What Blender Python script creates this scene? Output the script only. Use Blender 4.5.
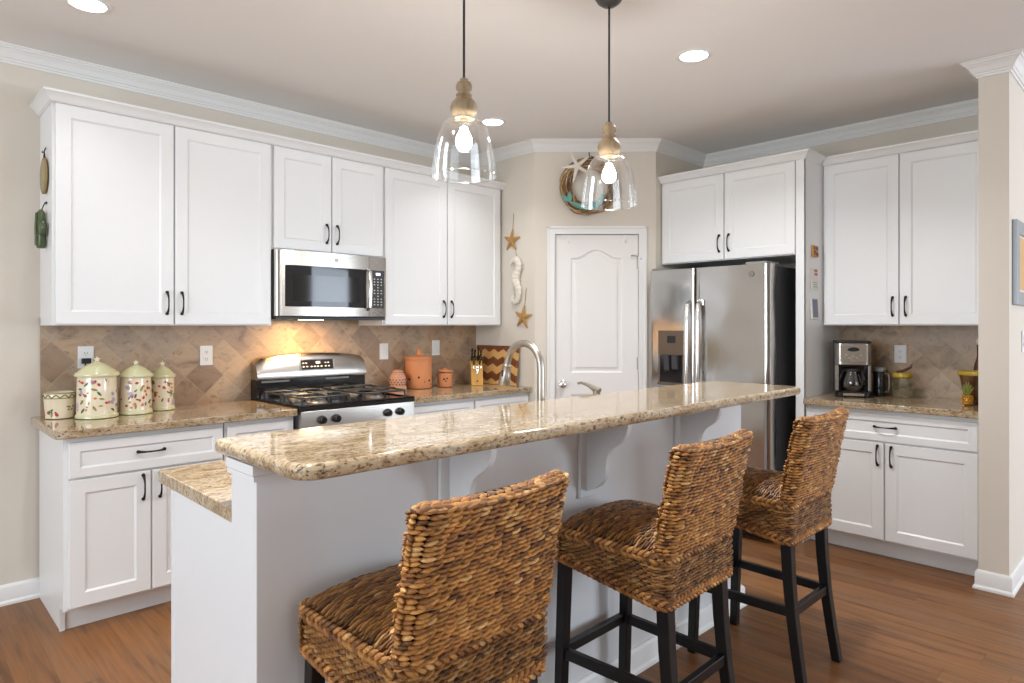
import bpy, math, random
from mathutils import Vector, Matrix
random.seed(7)
for o in list(bpy.data.objects):
    bpy.data.objects.remove(o)
SC = bpy.context.scene
COL = SC.collection
R = math.radians
PI = math.pi

# ------------------------------------------------------------------ camera
cam_d = bpy.data.cameras.new('camera')
cam = bpy.data.objects.new('camera', cam_d)
COL.objects.link(cam)
cam_d.sensor_width = 36.0
cam_d.lens = 655.0 / 1024 * 36.0
cam_d.shift_y = -16.0 / 1024
cam_d.clip_start = 0.05
cam.location = (0, 0, 1.372)
cam.rotation_euler = (R(90), 0, R(45.8 - 90))
SC.camera = cam

# ------------------------------------------------------------------ world / exposure
W = bpy.data.worlds.new('world')
SC.world = W
W.use_nodes = True
W.node_tree.nodes['Background'].inputs[0].default_value = (0.86, 0.93, 1.0, 1)
W.node_tree.nodes['Background'].inputs[1].default_value = 1.0
SC.view_settings.view_transform = 'Standard'
SC.view_settings.look = 'None'
SC.view_settings.exposure = 0.0
SC.view_settings.gamma = 1.0
SC.view_settings.use_curve_mapping = False

# ------------------------------------------------------------------ daylight through the windows behind the camera
def area(name, loc, rot, sx, sy, power, col=(1, 1, 1)):
    d = bpy.data.lights.new(name, 'AREA')
    d.shape = 'RECTANGLE'; d.size = sx; d.size_y = sy
    d.energy = power; d.color = col
    o = bpy.data.objects.new(name, d); COL.objects.link(o)
    o.location = loc; o.rotation_euler = rot
    return o
area('window_daylight', (-3.40, 1.2, 1.5), (0, R(-90), 0), 1.9, 3.0, 132, (0.80, 0.90, 1.0))
area('window_daylight', (1.2, -3.90, 1.5), (R(90), 0, 0), 3.4, 1.9, 36, (0.82, 0.91, 1.0))
area('window_daylight', (6.0, -3.90, 1.5), (R(90), 0, 0), 2.6, 1.9, 190, (0.76, 0.87, 1.0))

# ------------------------------------------------------------------ materials
MATS = {}
class NT:
    def __init__(s, name):
        m = bpy.data.materials.new(name); m.use_nodes = True
        s.m = m; s.t = m.node_tree; s.n = s.t.nodes
        s.b = s.n['Principled BSDF']; MATS[name] = m
    def node(s, typ, **kw):
        n = s.n.new(typ)
        for k, v in kw.items():
            setattr(n, k, v)
        return n
    def link(s, a, b): s.t.links.new(a, b)
    def sock(s, x, inp):
        if isinstance(x, (int, float)): inp.default_value = x
        elif isinstance(x, tuple): inp.default_value = x if len(x) == len(inp.default_value) else (*x, 1)
        else: s.link(x, inp)
    def math(s, op, a, b=None, c=None, clamp=False):
        n = s.node('ShaderNodeMath', operation=op); n.use_clamp = clamp
        s.sock(a, n.inputs[0])
        if b is not None: s.sock(b, n.inputs[1])
        if c is not None: s.sock(c, n.inputs[2])
        return n.outputs[0]
    def coord(s): return s.node('ShaderNodeTexCoord').outputs['Object']
    def xyz(s, v):
        n = s.node('ShaderNodeSeparateXYZ'); s.link(v, n.inputs[0]); return n.outputs
    def comb(s, x, y, z):
        n = s.node('ShaderNodeCombineXYZ')
        for i, v in enumerate((x, y, z)): s.sock(v, n.inputs[i])
        return n.outputs[0]
    def scale(s, v, sc, loc=(0, 0, 0), rot=(0, 0, 0)):
        n = s.node('ShaderNodeMapping'); s.link(v, n.inputs[0])
        n.inputs['Scale'].default_value = sc; n.inputs['Location'].default_value = loc
        n.inputs['Rotation'].default_value = rot
        return n.outputs[0]
    def noise(s, v, sc, det=3, rough=.5, dist=0):
        n = s.node('ShaderNodeTexNoise'); s.link(v, n.inputs['Vector'])
        n.inputs['Scale'].default_value = sc; n.inputs['Detail'].default_value = det
        n.inputs['Roughness'].default_value = rough; n.inputs['Distortion'].default_value = dist
        return n.outputs[0]
    def vor(s, v, sc, out='Distance', feat='F1'):
        n = s.node('ShaderNodeTexVoronoi', feature=feat); s.link(v, n.inputs['Vector'])
        n.inputs['Scale'].default_value = sc
        return n.outputs[out]
    def white(s, v):
        n = s.node('ShaderNodeTexWhiteNoise', noise_dimensions='3D'); s.link(v, n.inputs['Vector'])
        return n.outputs
    def ramp(s, f, stops, interp='LINEAR'):
        n = s.node('ShaderNodeValToRGB'); s.link(f, n.inputs[0])
        cr = n.color_ramp; cr.interpolation = interp
        while len(cr.elements) < len(stops): cr.elements.new(0.5)
        for e, (p, c) in zip(cr.elements, stops):
            e.position = p; e.color = (*c, 1)
        return n.outputs[0]
    def mix(s, f, a, b, mode='MIX'):
        n = s.node('ShaderNodeMix', data_type='RGBA', blend_type=mode)
        s.sock(f, n.inputs[0]); s.sock(a, n.inputs[6]); s.sock(b, n.inputs[7])
        return n.outputs[2]
    def bump(s, h, strength=.2, dist=.002):
        n = s.node('ShaderNodeBump'); s.link(h, n.inputs['Height'])
        n.inputs['Strength'].default_value = strength; n.inputs['Distance'].default_value = dist
        s.link(n.outputs[0], s.b.inputs['Normal'])
    def set(s, col=None, rough=None, metal=None, spec=None, coat=None):
        if col is not None: s.sock(col, s.b.inputs['Base Color'])
        if rough is not None: s.sock(rough, s.b.inputs['Roughness'])
        if metal is not None: s.b.inputs['Metallic'].default_value = metal
        if spec is not None: s.b.inputs['Specular IOR Level'].default_value = spec
        if coat is not None: s.b.inputs['Coat Weight'].default_value = coat
        return s

def plain(name, col, rough=.5, metal=0.0, var=.04, vs=30, spec=.5, coat=None, bump=0):
    t = NT(name); c = t.coord()
    n = t.noise(c, vs, 3)
    a = tuple(min(1, x * (1 - var)) for x in col); b = tuple(min(1, x * (1 + var)) for x in col)
    t.set(t.mix(n, (*a, 1), (*b, 1)), rough, metal, spec, coat)
    if bump: t.bump(n, bump)
    return t.m

plain('wall_paint', (.68, .62, .535), .75, var=.015, vs=8)
plain('ceiling_paint', (.84, .82, .80), .85, var=.012, vs=6)
plain('white_trim', (.80, .79, .77), .38, var=.01)
plain('cabinet_white', (.815, .815, .81), .33, var=.008)
plain('island_shaded_white', (.74, .745, .75), .42, var=.01)  # white like the cabinets, greyed so the island's shade sits in the colour
plain('door_paint', (.80, .775, .755), .4, var=.01)
plain('dark_bronze', (.028, .022, .02), .38, .75, var=.2, vs=60)
plain('black_gloss', (.012, .011, .012), .10, var=.05)
plain('black_matte', (.016, .015, .015), .5, var=.1)
plain('cast_iron', (.07, .07, .068), .34, .4, var=.15, vs=90)
plain('dark_glass', (.025, .025, .028), .05, var=.03, spec=.35)
plain('charcoal', (.045, .045, .048), .5, var=.06)
plain('bronze_panel', (.15, .115, .085), .3, .5, var=.05)
plain('grey_plastic', (.23, .22, .21), .4, var=.04)
plain('chrome', (.80, .79, .77), .12, 1.0, var=.02)
plain('nickel', (.46, .42, .37), .36, 1.0, var=.04)
plain('white_plastic', (.82, .82, .82), .35, var=.01)
plain('outlet_slot', (.05, .05, .05), .6)
plain('espresso_wood', (.007, .0055, .005), .36, var=.3, vs=20, spec=.35)
plain('terracotta', (.60, .235, .095), .7, var=.10, vs=18)
plain('hole_dark', (.02, .012, .01), .9)
plain('cream_glaze', (.80, .70, .52), .16, var=.05, vs=14, coat=.4)
plain('lid_glaze', (.66, .63, .38), .18, var=.07, vs=16, coat=.4)
plain('leaf_green', (.06, .12, .05), .3, var=.4, vs=60)
plain('leaf_olive', (.30, .26, .06), .3, var=.3, vs=60)
plain('berry_red', (.45, .05, .045), .3, var=.3, vs=60)
plain('flower_orange', (.62, .19, .06), .3, var=.3, vs=60)
plain('petal_lilac', (.42, .36, .50), .3, var=.2, vs=60)
plain('maple', (.62, .36, .13), .35, var=.12, vs=25)
plain('walnut', (.17, .055, .02), .35, var=.25, vs=25)
plain('block_wood', (.62, .33, .07), .3, var=.1, vs=20)
plain('starfish_tan', (.42, .22, .06), .8, var=.3, vs=120, bump=.4)
plain('bone_white', (.74, .68, .58), .7, var=.12, vs=80, bump=.3)
plain('twine', (.33, .22, .10), .9)
plain('teal_paint', (.13, .33, .28), .6, var=.2, vs=30)
plain('cactus_green', (.07, .10, .04), .28, var=.45, vs=35)
plain('plaque_tan', (.33, .29, .17), .6, var=.4, vs=90, bump=.4)
plain('fixture_grey', (.10, .10, .10), .4, .6)
plain('cord_black', (.01, .01, .01), .6)
plain('yellow_glaze', (.45, .30, .02), .25, var=.1)
plain('gold_glaze', (.55, .27, .03), .25, .35, var=.3, vs=60)
plain('moss', (.20, .23, .04), .5, var=.4, vs=70)
plain('brown_glaze', (.10, .04, .02), .15, var=.3)
plain('cream_paint', (.78, .68, .52), .5)
plain('card_white', (.75, .72, .68), .6)
plain('card_red', (.55, .07, .03), .5)
plain('card_blue', (.13, .15, .22), .4, var=.5, vs=90)
plain('card_orange', (.50, .22, .04), .4, var=.6, vs=120)
plain('frame_grey', (.30, .32, .34), .4, .5, var=.05)
plain('shade_dark', (.05, .04, .035), .6)

def emit(name, col, strength):
    t = NT(name)
    t.set((*col, 1), .4)
    t.b.inputs['Emission Color'].default_value = (*col, 1)
    t.b.inputs['Emission Strength'].default_value = strength
emit('bulb_glow', (1, .965, .91), 260)
emit('downlight_glow', (1, .95, .88), 14)
emit('clock_glow', (.75, .85, 1.0), 1.6)
emit('button_glow', (.75, .72, .66), .35)
emit('hood_glow', (1, .72, .35), 9)

def thin_glass(name, tint=(1, 1, 1), gloss=.09):
    t = NT(name)
    out = t.n['Material Output']
    tr = t.node('ShaderNodeBsdfTransparent'); tr.inputs[0].default_value = (*tint, 1)
    gl = t.node('ShaderNodeBsdfGlossy'); gl.inputs['Roughness'].default_value = .02
    gl.inputs[0].default_value = (1, 1, 1, 1)
    lw = t.node('ShaderNodeLayerWeight'); lw.inputs[0].default_value = .32
    n = t.noise(t.coord(), 40, 2)
    f = t.math('MULTIPLY_ADD', lw.outputs['Facing'], .75, t.math('MULTIPLY_ADD', n, .02, gloss - .03), clamp=True)
    mx = t.node('ShaderNodeMixShader'); t.link(f, mx.inputs[0])
    t.link(tr.outputs[0], mx.inputs[1]); t.link(gl.outputs[0], mx.inputs[2])
    t.link(mx.outputs[0], out.inputs['Surface'])
thin_glass('clear_glass', (.96, .97, .97))
thin_glass('jar_glass', (.78, .82, .72), .17)
thin_glass('carafe_glass', (.55, .55, .56), .12)

def steel(name, axis, base=(.50, .47, .435), rough=.25, wob=0):
    t = NT(name); c = t.coord()
    sc = [300, 300, 300]; sc[axis] = 3
    n = t.noise(t.scale(c, tuple(sc)), 1.0, 2)
    a = tuple(x * .92 for x in base)
    t.set(t.mix(n, (*a, 1), (*base, 1)), t.math('MULTIPLY_ADD', n, .10, rough - .05), 1.0)
    if wob:
        w = t.noise(c, 2.6, 1)
        t.bump(w, .35, wob)
steel('steel', 0)
steel('fridge_steel', 2, (.50, .48, .46), .15, .03)
steel('wall_steel', 0, (.46, .42, .375), .26)

def granite(name, stretch, dark=1.0):
    t = NT(name); c = t.scale(t.coord(), stretch)
    n1 = t.noise(c, 18, 5, .65, .8)
    n2 = t.noise(c, 60, 4, .7, .5)
    n3 = t.noise(c, 120, 3, .7)
    n4 = t.noise(c, 34, 3, .6, .4)
    base = t.ramp(n1, [(.28, (.24, .155, .075)), (.42, (.39, .28, .16)), (.55, (.50, .385, .245)), (.68, (.51, .435, .33)), (.8, (.40, .36, .30))])
    m1 = t.ramp(n2, [(.38, (1, 1, 1)), (.49, (0, 0, 0))])
    c1 = t.mix(t.math('MULTIPLY', m1, .62 * dark), base, (.22, .125, .06, 1))
    m2 = t.ramp(n3, [(.37, (1, 1, 1)), (.44, (0, 0, 0))])
    c2 = t.mix(t.math('MULTIPLY', m2, .85 * dark), c1, (.045, .032, .028, 1))
    m4 = t.ramp(n4, [(.31, (1, 1, 1)), (.36, (0, 0, 0))])
    c2 = t.mix(t.math('MULTIPLY', m4, .8), c2, (.06, .035, .025, 1))
    m3 = t.ramp(n3, [(.60, (0, 0, 0)), (.68, (1, 1, 1))])
    c3 = t.mix(t.math('MULTIPLY', m3, .6), c2, (.68, .62, .53, 1))
    t.set(c3, .07, 0, .5, .2)
granite('granite', (.55, 1.15, 1))
granite('granite_side', (1.1, .6, 1))

def tiles(name, ax, size=.152):
    t = NT(name); s = t.xyz(t.coord())
    a = s[ax]; z = s[2]
    k = .70710678 / size
    p = t.math('MULTIPLY', t.math('ADD', a, z), k)
    q = t.math('MULTIPLY', t.math('SUBTRACT', a, z), k)
    fp = t.math('FLOOR', p); fq = t.math('FLOOR', q)
    ip = t.math('ABSOLUTE', t.math('SUBTRACT', t.math('FRACT', p), .5))
    iq = t.math('ABSOLUTE', t.math('SUBTRACT', t.math('FRACT', q), .5))
    edge = t.math('MAXIMUM', ip, iq)
    gm = t.ramp(edge, [(.478, (0, 0, 0)), (.49, (1, 1, 1))])
    idv = t.comb(fp, fq, 0.0)
    wn = t.white(idv)
    off = t.node('ShaderNodeVectorMath', operation='MULTIPLY_ADD')
    t.link(wn[1], off.inputs[0]); off.inputs[1].default_value = (9, 9, 9); t.link(t.coord(), off.inputs[2])
    v = off.outputs[0]
    n1 = t.noise(t.scale(v, (1, 1, 1.5), rot=(0.4, .6, .3)), 6, 6, .65, .7)
    n2 = t.noise(v, 26, 4, .7, .6)
    n3 = t.noise(v, 2.5, 2, .5)
    tone = t.ramp(wn[0], [(0, (.26, .175, .115)), (.3, (.39, .275, .18)), (.6, (.49, .36, .24)), (.85, (.43, .335, .25)), (1, (.33, .25, .185))])
    vein = t.ramp(n1, [(.30, (.50, .38, .29)), (.43, (.90, .86, .80)), (.52, (1.10, 1.05, .98)), (.63, (.98, .88, .76)), (.74, (.66, .54, .45))])
    c1 = t.mix(.95, tone, vein, 'MULTIPLY')
    pit = t.ramp(n2, [(.34, (1, 1, 1)), (.42, (0, 0, 0))])
    c2 = t.mix(t.math('MULTIPLY', pit, .6), c1, (.17, .085, .05, 1))
    c2 = t.mix(t.math('MULTIPLY', n3, .30), c2, (.40, .31, .23, 1))
    c3 = t.mix(t.math('MULTIPLY', gm, .45), c2, (.47, .385, .30, 1))
    t.set(c3, .36)
    t.bump(t.math('SUBTRACT', 1.0, gm), .35, .002)
tiles('tile_left', 0)
tiles('tile_right', 1)

def floorwood():
    t = NT('floor_wood'); s = t.xyz(t.coord())
    px = t.math('DIVIDE', s[0], .128)
    ix = t.math('FLOOR', px)
    w0 = t.white(t.comb(ix, 3.0, 0.0))
    py = t.math('ADD', t.math('DIVIDE', s[1], 1.25), t.math('MULTIPLY', w0[0], 7.3))
    iy = t.math('FLOOR', py)
    wn = t.white(t.comb(ix, iy, 1.0))
    off = t.node('ShaderNodeVectorMath', operation='MULTIPLY_ADD')
    t.link(wn[1], off.inputs[0]); off.inputs[1].default_value = (7, 7, 7); t.link(t.coord(), off.inputs[2])
    g1 = t.noise(t.scale(off.outputs[0], (16, 1.3, 1)), 1.0, 5, .6, .9)
    g2 = t.noise(t.scale(off.outputs[0], (70, 2.5, 1)), 1.0, 3, .6)
    tone = t.ramp(wn[0], [(0, (.185, .078, .029)), (.4, (.23, .102, .038)), (.75, (.275, .126, .049)), (1, (.225, .108, .047))])
    gr = t.ramp(g1, [(.28, (.48, .42, .38)), (.48, (1, 1, 1)), (.70, (1.22, 1.12, 1.0))])
    c1 = t.mix(1.0, tone, gr, 'MULTIPLY')
    g2r = t.ramp(g2, [(.3, (.72, .68, .64)), (.6, (1, 1, 1))])
    c2 = t.mix(.7, c1, g2r, 'MULTIPLY')
    ex = t.math('ABSOLUTE', t.math('SUBTRACT', t.math('FRACT', px), .5))
    ey = t.math('ABSOLUTE', t.math('SUBTRACT', t.math('FRACT', py), .5))
    gx = t.math('GREATER_THAN', ex, .490); gy = t.math('GREATER_THAN', ey, .4985)
    gap = t.math('MAXIMUM', gx, gy)
    c3 = t.mix(t.math('MULTIPLY', gap, .30), c2, (.06, .03, .015, 1))
    t.set(c3, t.math('MULTIPLY_ADD', g1, .18, .28), 0, .24)
    t.bump(t.math('SUBTRACT', g2, gap), .08, .002)
floorwood()

def wicker(name, mul=1.0):
    t = NT(name)
    at = t.node('ShaderNodeAttribute', attribute_name='strand')
    n = t.noise(t.scale(t.coord(), (90, 90, 90)), 1.0, 3)
    g = t.ramp(n, [(.30, (.62, .58, .54)), (.6, (1.1, 1.06, 1.0))])
    t.set(t.mix(.8, at.outputs['Color'], g, 'MULTIPLY'), .48, 0, .4)
    t.bump(n, .35, .001)
wicker('seagrass')

def turned():
    t = NT('turned_wood'); c = t.coord()
    g = t.noise(t.scale(c, (30, 30, 5)), 1.0, 4, .6, .8)
    t.set(t.ramp(g, [(.3, (.17, .115, .06)), (.5, (.29, .205, .115)), (.7, (.36, .27, .17))]), .5)
turned()
def twig():
    t = NT('twig_bark'); at = t.node('ShaderNodeAttribute', attribute_name='strand')
    n = t.noise(t.coord(), 60, 3)
    t.set(t.mix(.7, at.outputs['Color'], t.ramp(n, [(.3, (.6, .55, .5)), (.65, (1.1, 1.1, 1.1))]), 'MULTIPLY'), .75)
twig()

# ------------------------------------------------------------------ mesh builder
class MB:
    def __init__(s):
        s.v = []; s.f = []; s.m = []; s.c = []; s.cur = 0; s.col = None
    def mat(s, i): s.cur = i; return s
    def add(s, vs, fs):
        b = len(s.v)
        s.v += [tuple(p) for p in vs]
        for f in fs:
            s.f.append([b + i for i in f]); s.m.append(s.cur); s.c.append(s.col)
    def box(s, x0, y0, z0, x1, y1, z1):
        x0, x1 = sorted((x0, x1)); y0, y1 = sorted((y0, y1)); z0, z1 = sorted((z0, z1))
        s.add([(x0, y0, z0), (x1, y0, z0), (x1, y1, z0), (x0, y1, z0), (x0, y0, z1), (x1, y0, z1), (x1, y1, z1), (x0, y1, z1)],
              [(0, 3, 2, 1), (4, 5, 6, 7), (0, 1, 5, 4), (1, 2, 6, 5), (2, 3, 7, 6), (3, 0, 4, 7)])
        return s
    def obox(s, c, ax, ay, az, hx, hy, hz):
        """oriented box: centre, three axes, half sizes"""
        c = Vector(c); ax = Vector(ax); ay = Vector(ay); az = Vector(az)
        vs = []
        for k in (-1, 1):
            for (i, j) in ((-1, -1), (1, -1), (1, 1), (-1, 1)):
                vs.append(c + ax * hx * i + ay * hy * j + az * hz * k)
        s.add(vs, [(0, 3, 2, 1), (4, 5, 6, 7), (0, 1, 5, 4), (1, 2, 6, 5), (2, 3, 7, 6), (3, 0, 4, 7)])
        return s
    def bar(s, p, q, w, h=None, up=(0, 0, 1), w2=None, h2=None):
        """square bar from p to q"""
        p = Vector(p); q = Vector(q); h = h or w; w2 = w2 or w; h2 = h2 or h
        d = (q - p).normalized(); u = Vector(up)
        if abs(d.dot(u)) > .95: u = Vector((0, 1, 0))
        a = d.cross(u).normalized(); b = a.cross(d)
        vs = []
        for (pt, ww, hh) in ((p, w, h), (q, w2, h2)):
            for (i, j) in ((-1, -1), (1, -1), (1, 1), (-1, 1)):
                vs.append(pt + a * ww / 2 * i + b * hh / 2 * j)
        s.add(vs, [(0, 1, 2, 3), (4, 7, 6, 5), (0, 4, 5, 1), (1, 5, 6, 2), (2, 6, 7, 3), (3, 7, 4, 0)])
        return s
    def lathe(s, prof, seg=28, c=(0, 0, 0), cap=True, sx=1, sy=1):
        vs = []; fs = []
        n = len(prof)
        for (r, z) in prof:
            for k in range(seg):
                a = 2 * PI * k / seg
                vs.append((c[0] + r * math.cos(a) * sx, c[1] + r * math.sin(a) * sy, c[2] + z))
        for i in range(n - 1):
            for k in range(seg):
                k2 = (k + 1) % seg
                fs.append((i * seg + k, i * seg + k2, (i + 1) * seg + k2, (i + 1) * seg + k))
        if cap:
            fs.append(tuple(range(seg - 1, -1, -1)))
            fs.append(tuple((n - 1) * seg + k for k in range(seg)))
        s.add(vs, fs); return s
    def tube(s, pts, r, seg=10, flat=1.0, up=None, cap=True):
        pts = [Vector(p) for p in pts]; n = len(pts)
        rs = r if isinstance(r, (list, tuple)) else [r] * n
        t0 = (pts[1] - pts[0]).normalized()
        ref = Vector(up) if up else (Vector((0, 0, 1)) if abs(t0.z) < .9 else Vector((1, 0, 0)))
        a = (ref - t0 * ref.dot(t0)).normalized()
        vs = []; fs = []
        for i in range(n):
            if i == 0: t = t0
            elif i == n - 1: t = (pts[i] - pts[i - 1]).normalized()
            else: t = (pts[i + 1] - pts[i - 1]).normalized()
            a = (a - t * a.dot(t))
            a = a.normalized() if a.length > 1e-6 else t.orthogonal().normalized()
            b = t.cross(a)
            for k in range(seg):
                an = 2 * PI * k / seg
                vs.append(pts[i] + a * rs[i] * math.cos(an) * flat + b * rs[i] * math.sin(an))
        for i in range(n - 1):
            for k in range(seg):
                k2 = (k + 1) % seg
                fs.append((i * seg + k, i * seg + k2, (i + 1) * seg + k2, (i + 1) * seg + k))
        if cap:
            fs.append(tuple(range(seg - 1, -1, -1)))
            fs.append(tuple((n - 1) * seg + k for k in range(seg)))
        s.add(vs, fs); return s
    def prism(s, poly, lo, hi, axis=2):
        """poly: 2-D outline; axis 2 -> (x,y) extruded in z; 0 -> (y,z) along x; 1 -> (x,z) along y"""
        def P(a, b, h):
            return (a, b, h) if axis == 2 else ((h, a, b) if axis == 0 else (a, h, b))
        n = len(poly)
        vs = [P(a, b, lo) for a, b in poly] + [P(a, b, hi) for a, b in poly]
        fs = [tuple(range(n - 1, -1, -1)), tuple(range(n, 2 * n))]
        for i in range(n):
            j = (i + 1) % n
            fs.append((i, j, n + j, n + i))
        s.add(vs, fs); return s
    def panel(s, x0, x1, z0, z1, yf, th=.019, rail=.060, rec=.007, sl=.009):
        """shaker panel door facing -y"""
        def rect(i, y): return [(x0 + i, y, z0 + i), (x1 - i, y, z0 + i), (x1 - i, y, z1 - i), (x0 + i, y, z1 - i)]
        vs = rect(0, yf + th) + rect(0, yf + .002) + rect(.002, yf) + rect(rail, yf) + rect(rail + sl, yf + rec)
        fs = [(3, 2, 1, 0)]
        for k in range(4):
            for i in range(4):
                j = (i + 1) % 4
                fs.append((4 * k + i, 4 * k + j, 4 * (k + 1) + j, 4 * (k + 1) + i))
        fs.append((16, 17, 18, 19))
        s.add(vs, fs); return s
    def sweep(s, path, prof, closed_ends=True):
        """profile (out, z) carried along a plan path; 'out' is to the right of travel"""
        P = [Vector((p[0], p[1])) for p in path]; n = len(P); m = len(prof)
        def rn(d): return Vector((d.y, -d.x))
        vs = []
        for i in range(n):
            ns = []
            if i > 0: ns.append(rn((P[i] - P[i - 1]).normalized()))
            if i < n - 1: ns.append(rn((P[i + 1] - P[i]).normalized()))
            if len(ns) == 2:
                b = (ns[0] + ns[1]).normalized(); b = b / max(.2, b.dot(ns[0]))
            else: b = ns[0]
            for (o, z) in prof:
                q = P[i] + b * o
                vs.append((q.x, q.y, z))
        fs = []
        for i in range(n - 1):
            for k in range(m):
                k2 = (k + 1) % m
                fs.append((i * m + k, (i + 1) * m + k, (i + 1) * m + k2, i * m + k2))
        if closed_ends:
            fs.append(tuple(range(m))); fs.append(tuple((n - 1) * m + k for k in range(m - 1, -1, -1)))
        s.add(vs, fs); return s
    def xf(s, M, start=0):
        for i in range(start, len(s.v)):
            s.v[i] = tuple(M @ Vector(s.v[i]))
        return s
    def build(s, name, mats, parent=None, smooth=35, bevel=0, bseg=2, loc=None):
        me = bpy.data.meshes.new(name)
        me.from_pydata(s.v, [], s.f)
        ms = mats if isinstance(mats, (list, tuple)) else [mats]
        for mm in ms: me.materials.append(MATS[mm])
        if len(ms) > 1:
            me.polygons.foreach_set('material_index', s.m)
        if any(c is not None for c in s.c):
            at = me.attributes.new('strand', 'FLOAT_COLOR', 'CORNER')
            data = []
            for f, c in zip(s.f, s.c):
                c = c or (.3, .2, .1)
                data += [c[0], c[1], c[2], 1.0] * len(f)
            at.data.foreach_set('color', data)
        me.validate()
        if smooth:
            me.polygons.foreach_set('use_smooth', [True] * len(me.polygons))
            me.set_sharp_from_angle(angle=R(smooth))
        me.update()
        o = bpy.data.objects.new(name, me)
        COL.objects.link(o)
        if parent is not None: o.parent = parent
        if loc: o.location = loc
        if bevel:
            b = o.modifiers.new('bevel', 'BEVEL'); b.width = bevel; b.segments = bseg
            b.limit_method = 'ANGLE'; b.angle_limit = R(40)
        return o

def tag(o, label=None, cat=None, group=None, kind=None):
    if label: o['label'] = label
    if cat: o['category'] = cat
    if group: o['group'] = group
    if kind: o['kind'] = kind
    return o
def thing(name, loc, label, cat, group=None, rz=0):
    o = bpy.data.objects.new(name, None); COL.objects.link(o)
    o.empty_display_size = .1
    o.location = loc; o.rotation_euler = (0, 0, rz)
    return tag(o, label, cat, group)
def struct(mb, name, mat, **kw):
    o = mb.build(name, mat, **kw); o['kind'] = 'structure'; return o
def rrect(x0, y0, x1, y1, rs, n=6):
    """rounded rectangle, rs = radii at (x0,y0),(x1,y0),(x1,y1),(x0,y1)"""
    out = []
    for (cx, cy, r, a0) in ((x0 + rs[0], y0 + rs[0], rs[0], 180), (x1 - rs[1], y0 + rs[1], rs[1], 270),
                            (x1 - rs[2], y1 - rs[2], rs[2], 0), (x0 + rs[3], y1 - rs[3], rs[3], 90)):
        for k in range(n + 1):
            a = R(a0 + 90 * k / n)
            out.append((cx + r * math.cos(a), cy + r * math.sin(a)))
    return out
def copy_tree(o, parent=None):
    c = o.copy(); COL.objects.link(c)
    if parent is not None: c.parent = parent
    for ch in list(o.children): copy_tree(ch, c)
    return c

# ------------------------------------------------------------------ room shell
CH = 2.743
YL, XR = 4.05, 4.84
PX, PY0 = 3.52, 3.378           # pantry return wall, start of the diagonal
DX, DY = 4.156, 2.742           # end of the diagonal
SX, SY0, SY1 = 4.135, .625, .755  # partition end
struct(MB().box(-3.6, -4.1, -.08, 8.1, 4.15, 0), 'floor', 'floor_wood', smooth=0)
struct(MB().box(-3.6, -4.1, CH, 8.1, 4.15, CH + .08), 'ceiling', 'ceiling_paint', smooth=0)
struct(MB().box(-3.6, YL, 0, PX, YL + .1, CH), 'wall_left', 'wall_paint', smooth=0)
struct(MB().box(PX, PY0, 0, PX + .1, YL + .1, CH), 'wall_pantry_left', 'wall_paint', smooth=0)
# diagonal pantry wall with its door opening (local x along the wall, front faces -y)
PA = math.atan2(DY - PY0, DX - PX)
PL = math.hypot(DX - PX, DY - PY0)
pm = Matrix.Translation((PX, PY0, 0)) @ Matrix.Rotation(PA, 4, 'Z')
D0, D1, DT = .150, .772, 2.05
b = MB().box(0, 0, 0, D0, .09, CH).box(D1, 0, 0, PL, .09, CH).box(D0, 0, DT, D1, .09, CH).xf(pm)
struct(b, 'wall_pantry', 'wall_paint', smooth=0)
struct(MB().box(DX, DY, 0, XR + .1, DY + .1, CH), 'wall_pantry_right', 'wall_paint', smooth=0)
struct(MB().box(XR, SY1, 0, XR + .1, DY, CH), 'wall_right', 'wall_paint', smooth=0)
struct(MB().box(SX, SY0, 0, 8.0, SY1, CH), 'wall_partition', 'wall_paint', smooth=0)
# walls behind the camera, with window openings
b = MB().box(-3.6, -4.1, 0, -3.5, -.3, CH).box(-3.6, 2.7, 0, -3.5, 4.05, CH).box(-3.6, -.3, 0, -3.5, 2.7, .5).box(-3.6, -.3, 2.45, -3.5, 2.7, CH)
struct(b, 'wall_west', 'wall_paint', smooth=0)
b = MB().box(-3.5, -4.1, 0, -.5, -4.0, CH).box(2.9, -4.1, 0, 4.7, -4.0, CH).box(7.3, -4.1, 0, 8.0, -4.0, CH)
b.box(-.5, -4.1, 0, 2.9, -4.0, .5).box(-.5, -4.1, 2.45, 2.9, -4.0, CH).box(4.7, -4.1, 0, 7.3, -4.0, .5).box(4.7, -4.1, 2.45, 7.3, -4.0, CH)
struct(b, 'wall_rear', 'wall_paint', smooth=0)
struct(MB().box(8.0, -4.1, 0, 8.1, SY0, CH), 'wall_east', 'wall_paint', smooth=0)

# crown moulding round the ceiling and baseboards
CROWN = [(0, CH - .080), (.008, CH - .080), (.010, CH - .073), (.010, CH - .070), (.017, CH - .069), (.019, CH - .063), (.019, CH - .060), (.025, CH - .056),
         (.030, CH - .046), (.038, CH - .033), (.048, CH - .024), (.050, CH - .020), (.057, CH - .018), (.060, CH - .012), (.060, CH - .008), (.068, CH - .007), (.068, CH), (0, CH)]
path = [(-3.5, YL), (PX, YL), (PX, PY0), (DX, DY), (XR, DY), (XR, SY1), (SX, SY1), (SX, SY0), (8.0, SY0)]
struct(MB().sweep(path, CROWN), 'trim_1', 'white_trim', smooth=12)
BASE = [(0, 0), (.022, 0), (.022, .012), (.014, .022), (.014, .082), (.010, .092), (.004, .098), (0, .098)]
struct(MB().sweep([(-3.5, YL), (.597, YL)], BASE), 'baseboard_left', 'white_trim', smooth=25)
struct(MB().sweep([(4.21, SY1), (SX, SY1), (SX, SY0), (8.0, SY0)], BASE), 'baseboard_partition', 'white_trim', smooth=25)

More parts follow.
